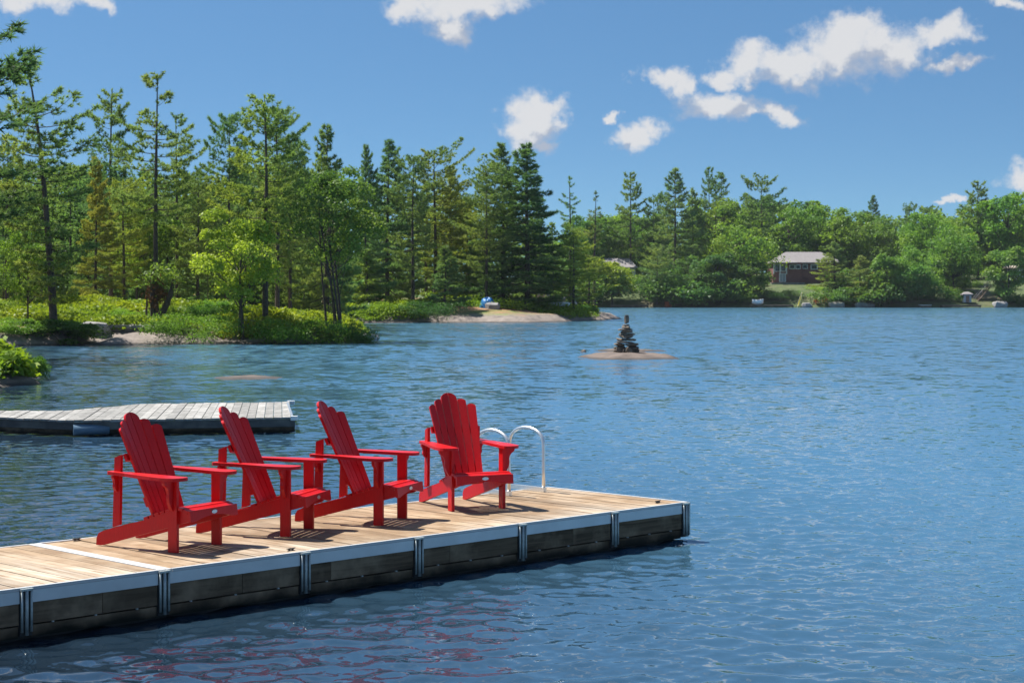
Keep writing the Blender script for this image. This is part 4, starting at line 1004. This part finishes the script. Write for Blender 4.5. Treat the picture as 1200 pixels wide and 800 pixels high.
BO = [('long low pale ledge at the water below the forked trunk', 150, 401.5, (1.6, .8, .28), 1), ('dark rounded boulder at the water left of the pale ledge', 110, 402, (.85, .7, .42), 2),
      ('flat pale ledge between the two dark waterside shrubs', 290, 400.5, (1.2, .8, .26), 3), ('dark flat stone at the foot of the tip shrub', 424, 398.6, (.85, .6, .22), 4),
      ('grey boulder half hidden at the roots near the end of the granite point', 664, 372.5, (1.0, .8, .95), 5), ('grey boulder under the pines right of the blue tarp', 634, 371, (1.1, .9, 1.5), 6),
      ('white bleached rock patch on the bald granite below the blue tarp', 577, 376.2, (.65, .7, .42), 7)]
for lb, x, y, dm, sd_ in BO:
    X, Y = on_water(x, y); z0 = max(0, float(land_z(np.array([X]), np.array([Y]))[0]))
    tag(link('boulder', rock_mesh(400 + sd_, dm, M['boulder'], 30, .6, .12), None, (X, Y, z0 + dm[2] * .25)), lb, 'boulder', 'boulders along the near shores')

# ---- forked trunk with dead brush on the near headland
fx, fy = (181 - 600) / F_PX * 79.2, 79.2; fz = float(land_z(np.array([fx]), np.array([fy]))[0]) - .1
ft = thing('forked_trunk', 'forked leaning stump with rusty dead brush in its fork, below the tall sparse pine', 'tree stump', (fx, fy, fz))
TV, TF = tubes([(np.array([(0, 0, 0), (.25, 0, .5), (.55, 0, 1.1), (.75, 0.05, 1.7), (.82, .05, 2.2)]), np.array([.17, .15, .13, .11, .06])),
                (np.array([(-.02, .05, 0), (-.08, .05, .7), (-.10, .08, 1.5), (-.12, .1, 2.5)]), np.array([.14, .12, .11, .08])),
                (np.array([(-.3, .0, 0), (-.36, 0, .6), (-.33, .02, 1.5)]), np.array([.06, .05, .03]))], 8)
link('trunk', mesh_np('trunk', TV, TF, M['bark'], True), ft)
rg = np.random.default_rng(77); C_ = np.array([.15, 0, 1.55]) + rg.normal(0, 1, (260, 3)) * np.array([.24, .2, .40]); V, F = blades(C_, np.tile([0, 0, -.3], (260, 1)), 3, .22, .03, rg, .8)
link('dead_brush', mesh_np('dead_brush', V, F, M['rust']), ft)['kind'] = 'stuff'
C_ = np.array([.3, 0, 2.35]) + rg.normal(0, 1, (700, 3)) * np.array([.5, .35, .25]); V, F = leaves(C_, np.tile([0, 0, 1.0], (700, 1)), .08, rg)
o = link('crown', mesh_np('crown', V, F, M['leaf']), ft); o.color = (1.1, 1.0, .8, 1)

# ---- blue tarp and upturned boat on the granite point
def at_land(x, Y, ground=land_z): X = (x - 600) / F_PX * Y; return X, Y, float(ground(np.array([X]), np.array([Y]))[0])
M['tarp'] = plain('blue_tarp', (0.015, 0.16, 0.42), 0.45, 0.25, 3.0, 0.3, 0.03)
tx, ty, tz_ = at_land(571, 138.5); n = 30
U, Vv = np.meshgrid(np.linspace(0, 1, n), np.linspace(0, 2 * np.pi, 48, endpoint=False), indexing='ij')
rad = U ** .6; Xt = 0.62 * rad * np.cos(Vv) * (1 + .08 * np.sin(5 * Vv)); Yt = .6 * rad * np.sin(Vv) * (1 + .07 * np.cos(7 * Vv))
Zt = .85 * (1 - U ** 2.4) + .05 * np.sin(9 * Vv + 3 * U) * U - .05; Zt = np.where(Xt < 0, Zt * .95, Zt) + .08 * np.cos(2 * Vv) * (1 - U)
i = np.arange((n - 1) * 48); r_, c_ = i // 48, i % 48
F = np.stack([r_ * 48 + c_, r_ * 48 + (c_ + 1) % 48, (r_ + 1) * 48 + (c_ + 1) % 48, (r_ + 1) * 48 + c_], -1)
tag(link('blue_tarp', mesh_np('blue_tarp', np.stack([Xt, Yt, Zt], -1).reshape(-1, 3), F, M['tarp'], True), None, (tx, ty, tz_)), 'blue tarp draped over a heap at the foot of a pine on the granite point', 'tarp')
M['hull'] = plain('white_hull', (0.75, 0.76, 0.77), 0.35, 0.05)
def hull(name, label, cat, loc, rz, L_, B_, H_, mat, up=True, group=None, thwarts=0):
    root = thing(name, label, cat, loc, rz, group); n, k = 17, 9; V = []
    for i in range(n):
        t = -1 + 2 * i / (n - 1); wd = B_ / 2 * max(.02, (1 - abs(t) ** 2.3)); sh = .18 * t * t
        for j in range(k):
            a = math.pi * j / (k - 1); V.append((t * L_ / 2, -math.cos(a) * wd, H_ * (1 + sh) - math.sin(a) ** .7 * H_ * (1 - .15 * t * t)))
    F = [(i * k + j, i * k + j + 1, (i + 1) * k + j + 1, (i + 1) * k + j) for i in range(n - 1) for j in range(k - 1)]
    V = np.array(V)
    if not up: V[:, 2] = H_ * 1.2 - V[:, 2]
    o = link('hull', mesh_np('hull', V, np.array(F), mat, True), root); sm = o.modifiers.new('skin', 'SOLIDIFY'); sm.thickness = .02
    gp = BM(); gp.tube([tuple(V[i * k]) for i in range(n)], .02, 6); gp.tube([tuple(V[i * k + k - 1]) for i in range(n)], .02, 6); gp.build('gunwale', M['lip'], root)
    for q in range(thwarts):
        x = (q - (thwarts - 1) / 2) * L_ * .26; BM().box(x - .1, x + .1, -B_ * .42, B_ * .42, H_ * .72, H_ * .78).build('thwart', M['lip'], root)
    return root
bx_, by_, bz_ = at_land(656, 143); hull('upturned_boat', 'white upturned boat under the trees near the end of the granite point', 'boat', (bx_, by_, bz_ + .35), .2, 1.9, .7, .3, M['hull'], up=False)

# ================================================================== far shore: cottages, docks, small things
M['brick'] = plain('red_brown_brick', (0.20, 0.085, 0.075), 0.85, 0.25, 4.0, 0.3)
M['shingle'] = plain('grey_shingle', (0.24, 0.22, 0.22), 0.9, 0.15, 3.0, 0.3)
M['tan_roof'] = plain('tan_shingle', (0.42, 0.36, 0.30), 0.9, 0.15, 3.0, 0.3)
M['trim'] = plain('white_trim', (0.72, 0.74, 0.76), 0.5, 0.05)
M['glass'] = plain('window_glass', (0.03, 0.05, 0.07), 0.08, 0.1)
M['siding'] = plain('blue_grey_siding', (0.32, 0.38, 0.43), 0.7, 0.1)
M['wood_far'] = plain('brown_timber', (0.19, 0.13, 0.095), 0.8, 0.25, 3.0)
M['kayak'] = plain('yellow_plastic', (0.62, 0.55, 0.08), 0.4, 0.1)
M['orange'] = plain('orange_plastic', (0.52, 0.10, 0.03), 0.5, 0.1)
def hip(root, x0, x1, y0, y1, z0, h, inset, mat, name='roof'):
    b = BM(); e = .35; x0, x1, y0, y1 = x0 - e, x1 + e, y0 - e, y1 + e; ym = (y0 + y1) / 2
    P_ = [(x0, y0, z0), (x1, y0, z0), (x1, y1, z0), (x0, y1, z0), (x0 + inset, ym, z0 + h), (x1 - inset, ym, z0 + h)]
    P_ += [(x, y, z - .14) for x, y, z in P_[:4]]
    v = [b.b.verts.new(p) for p in P_]
    for f in ((0, 1, 5, 4), (1, 2, 5), (2, 3, 4, 5), (3, 0, 4), (6, 7, 1, 0), (7, 8, 2, 1), (8, 9, 3, 2), (9, 6, 0, 3), (9, 8, 7, 6)): b.b.faces.new([v[i] for i in f])
    return b.build(name, mat, root)
def window(root, x, y, z0, w_, h_):
    o = BM().box(x, x + w_, y - .06, y + .02, z0, z0 + h_).build('window', M['trim'], root)
    BM().box(x + .1, x + w_ - .1, y - .075, y - .05, z0 + .1, z0 + h_ - .1).build('pane', M['glass'], o)
    return o
# brick house
hY = 287.0; hx0 = (906 - 600) / F_PX * hY; hg = EYE - (331 - Y_HOR) / F_PX * hY
hs = thing('brick_house', 'red-brown brick cottage with a grey hipped roof among the trees across the lake', 'house', (hx0, hY, hg))
BM().box(0, 4.6, 0, 7, -1.5, 3.25).build('wall', M['brick'], hs); BM().box(4.6, 11.0, .9, 7, -1.5, 3.25).build('wall', M['brick'], hs)
hip(hs, 0, 11.0, .9, 7, 3.25, 1.75, 3.0, M['shingle']); r2 = hip(hs, -.05, 3.4, -.9, 4, 3.22, 1.0, 1.7, M['shingle'], 'porch_roof')
for x in (.0, 1.0, 2.05): BM().box(x - .07, x + .07, -.85, -.7, 1.35, 3.1).build('porch_post', M['trim'], hs)
for x in (.25, 1.2): window(hs, x, -.001, 1.75, .85, 1.2)
window(hs, 2.6, -.001, 2.15, .9, .75); window(hs, 3.6, -.001, 2.15, .8, .75); window(hs, 4.9, .899, 2.2, .8, .75); window(hs, 6.2, .899, 2.1, 1.1, .85)
dr = BM().box(.95, 2.05, -.07, .0, .1, 1.5).build('door', M['trim'], hs); BM().box(1.05, 1.47, -.09, -.06, .2, 1.4).build('pane', M['siding'], dr); BM().box(1.53, 1.95, -.09, -.06, .2, 1.4).build('pane', M['siding'], dr)
BM().box(-.5, 4.8, -1.6, -.05, -1.2, -.02).build('terrace', M['boulder'], hs)
# stone terrace steps under the house
tg = thing('stone_steps', 'grey stone steps and wall below the brick house terrace', 'steps', (hx0 + 3.2, hY - 9, hg - 2.6))
for k in range(6): BM().box(-.2 - k * .02, 2.2, k * 1.1, k * 1.1 + 1.3, -1.6, k * .36).bevel(.03).build('step', M['boulder'], tg)
# cottage with grey roof at the left end
cY = 288.0; cx0 = (704 - 600) / F_PX * cY; cgz = float(far_z(np.array([cx0]), np.array([cY]))[0])
c2 = thing('cottage', 'low grey-roofed cottage with blue-grey walls at the left end of the far shore', 'house', (cx0, cY, cgz - .6))
zt = EYE + (Y_HOR - 313) / F_PX * cY - (cgz - .6)
BM().box(0, 5.6, 0, 6, 0, zt).build('wall', M['siding'], c2); hip(c2, 0, 5.6, 0, 6, zt, 1.5, 1.2, M['shingle'])
for x in (.5, 2.4, 4.2): window(c2, x, -.001, zt - 1.8, 1.0, 1.1)
# tan-roofed cottage at the right edge
rY = 289.0; rx0 = (1188 - 600) / F_PX * rY; rgz = float(far_z(np.array([rx0]), np.array([rY]))[0])
c3 = thing('cottage', 'tan-roofed cottage with white posts at the right edge of the picture', 'house', (rx0, rY, rgz - .5))
zt = EYE + (Y_HOR - 313) / F_PX * rY - (rgz - .5)
BM().box(.6, 9, 0, 6, 0, zt).build('wall', M['siding'], c3); hip(c3, .3, 9, -1.4, 6, zt, 2.0, 1.2, M['tan_roof'])
for x in (.5, 1.5, 2.5): BM().box(x, x + .14, -1.5, -1.36, zt - 2.4, zt - .1).build('porch_post', M['trim'], c3)
for x in (1.0, 2.6): window(c3, x, -.001, zt - 1.9, 1.0, 1.2)
BM().box(-2.6, 3, -1.8, -.05, zt - 2.8, zt - 2.55).build('porch_deck', M['wood_far'], c3)
for k in range(14): BM().box(-2.55 + k * .4, -2.49 + k * .4, -1.78, -1.72, zt - 2.5, zt - 1.6).build('baluster', M['trim'], c3)
BM().box(-2.6, 3, -1.8, -1.7, zt - 1.62, zt - 1.52).build('hand_rail', M['trim'], c3)
# lakeside stairs
sx0, sY0 = (1142 - 600) / F_PX * 267, 266.5
stg = thing('lakeside_stairs', 'long timber stairs with hand rails climbing from the water to the tan-roofed cottage', 'stairs', (sx0, sY0, .5))
for k in range(15): BM().box(k * .21, k * .21 + .3, k * .22, k * .22 + 1.4, k * .18, k * .18 + .06).build('tread', M['wood_far'], stg)
for dy in (0, 1.4):
    BM().tube([(-.1, dy - .05, .8), (3.1, dy + 3.1, 3.5)], .05, 6).build('hand_rail', M['shingle'], stg); BM().tube([(-.1, dy, -.1), (3.1, dy + 3.1, 2.6)], .08, 6).build('stringer', M['wood_far'], stg)
    for k in range(5): BM().tube([(k * .75, dy + k * .75, k * .63 - .1), (k * .75, dy + k * .75, k * .63 + .85)], .04, 6).build('rail_post', M['wood_far'], stg)
# docks
def far_dock(label, x0, x1, Y, w_=1.6, mat='wood_far'):
    X0, X1 = (x0 - 600) / F_PX * Y, (x1 - 600) / F_PX * Y; L_ = X1 - X0
    o = thing('shore_dock', label, 'dock', (X0, Y, 0), 0, 'small docks on the far shore')
    n = max(4, int(L_ / .3)); m_ = BM().box(0.01, L_ / n - .01, 0, w_, .34, .40).mesh('plank', M[mat])
    for k in range(n): link('plank', m_, o, (k * L_ / n, 0, 0))
    BM().box(0, L_, .05, .2, .12, .335).build('beam', M['dark_board'], o); BM().box(0, L_, w_ - .2, w_ - .05, .12, .335).build('beam', M['dark_board'], o)
    for x in (.1, L_ - .2): BM().box(x, x + .12, .25, .37, -.8, .335).build('pile', M['dark_board'], o)
    return o
far_dock('brown dock below the brick house with the white boat beside it', 880, 930, 262.6)
far_dock('small pale grey dock under the low maple', 1079, 1092, 262.4, 1.6, 'trim')
far_dock('brown dock at the foot of the lakeside stairs', 1104, 1150, 262.6)
far_dock('low timber landing left of the shaggy pine, in front of the lawn', 716, 760, 263.0)
hull('moored_boat', 'small white boat sitting at the brown dock below the brick house', 'boat', ((888 - 600) / F_PX * 263.4, 263.4, .40), 0.0, 1.7, 1.2, .75, M['hull'], thwarts=1)
kx, kY, kz = at_land(939, 265.6, far_z); ky = hull('kayak', 'yellow kayak leaning upright on the bank beside the brown dock', 'kayak', (kx, kY, kz + .9), 0, 2.3, .55, .25, M['kayak']); ky.rotation_euler = (0, R(-72), R(20))
def far_chair(x, Y, label):
    X, Y_, z_ = at_land(x, Y, far_z); o = thing('lawn_chair', label, 'chair', (X, Y_, z_), -1.3, 'orange chairs by the far water')
    BM().box(-.3, .3, -.3, .3, .32, .38).build('seat', M['orange'], o); BM().hexa([(-.34, -.3, .3), (-.28, -.3, .3), (-.28, .3, .3), (-.34, .3, .3), (-.62, -.34, 1.1), (-.56, -.34, 1.1), (-.56, .34, 1.1), (-.62, .34, 1.1)]).build('backrest', M['orange'], o)
    for s in (-1, 1):
        BM().box(-.5, .36, s * .36 - .05, s * .36 + .05, .58, .62).build('arm', M['orange'], o); BM().box(.2, .28, s * .36 - .04, s * .36 + .04, 0, .58).build('leg', M['orange'], o)
        BM().box(-.5, -.42, s * .36 - .04, s * .36 + .04, 0, .58).build('leg', M['orange'], o)
far_chair(958, 265.6, 'orange chair by the water right of the yellow kayak, first of two'); far_chair(968, 265.9, 'orange chair by the water right of the yellow kayak, second of two')
far_chair(783, 265.0, 'reddish chair alone in the shade below the big shaggy pine')
# pale boulders along the far water
for k, (x, sc_, lb) in enumerate([(946, .7, 'pale boulder at the far waterline just right of the yellow kayak'), (980, 1.0, 'grey rounded boulder at the far waterline right of the orange chairs'), (1010, .9, 'pale boulder stack base at the far waterline below the brownish cedar'),
                                  (1020, .6, 'small pale boulder right of the one below the brownish cedar'), (1172, 1.0, 'grey flat boulder on the sunny bank right of the lakeside stairs')]):
    X, Y, z_ = at_land(x, 265.0, far_z)
    tag(link('boulder', rock_mesh(500 + k, (1.3 * sc_, .9 * sc_, .7 * sc_), M['boulder'], 28, .6, .12), None, (X, Y, max(z_, .1) + .2)), lb, 'boulder', 'boulders along the far shore')
tbx, tbY, tbz = at_land(1133, 265.8, far_z)
bh = thing('dock_box', 'small grey timber hut at the water just left of the lakeside stairs', 'hut', (tbx, tbY, tbz))
BM().box(-.55, .55, -.5, .5, 0, 1.25).build('wall', M['siding'], bh); hip(bh, -.45, .45, -.4, .4, 1.25, .35, .5, M['shingle']); BM().box(-.25, .25, -.53, -.5, .05, 1.0).build('door', M['wood_far'], bh)

# ================================================================== thin summer haze over the lake
hz = BM().box(-700, 700, -60, 720, -4.0, 40).mesh('haze', None)
hm = bpy.data.materials.new('haze'); hm.use_nodes = True; t = hm.node_tree; t.nodes.clear()
ou = t.nodes.new('ShaderNodeOutputMaterial'); pv = t.nodes.new('ShaderNodeVolumePrincipled'); pv.inputs['Density'].default_value = 0.0001; pv.inputs['Color'].default_value = (0.80, 0.88, 1.0, 1)
t.links.new(pv.outputs[0], ou.inputs['Volume']); hz.materials.append(hm); tag(link('haze', hz), 'thin summer haze over the lake', None, None, 'stuff')
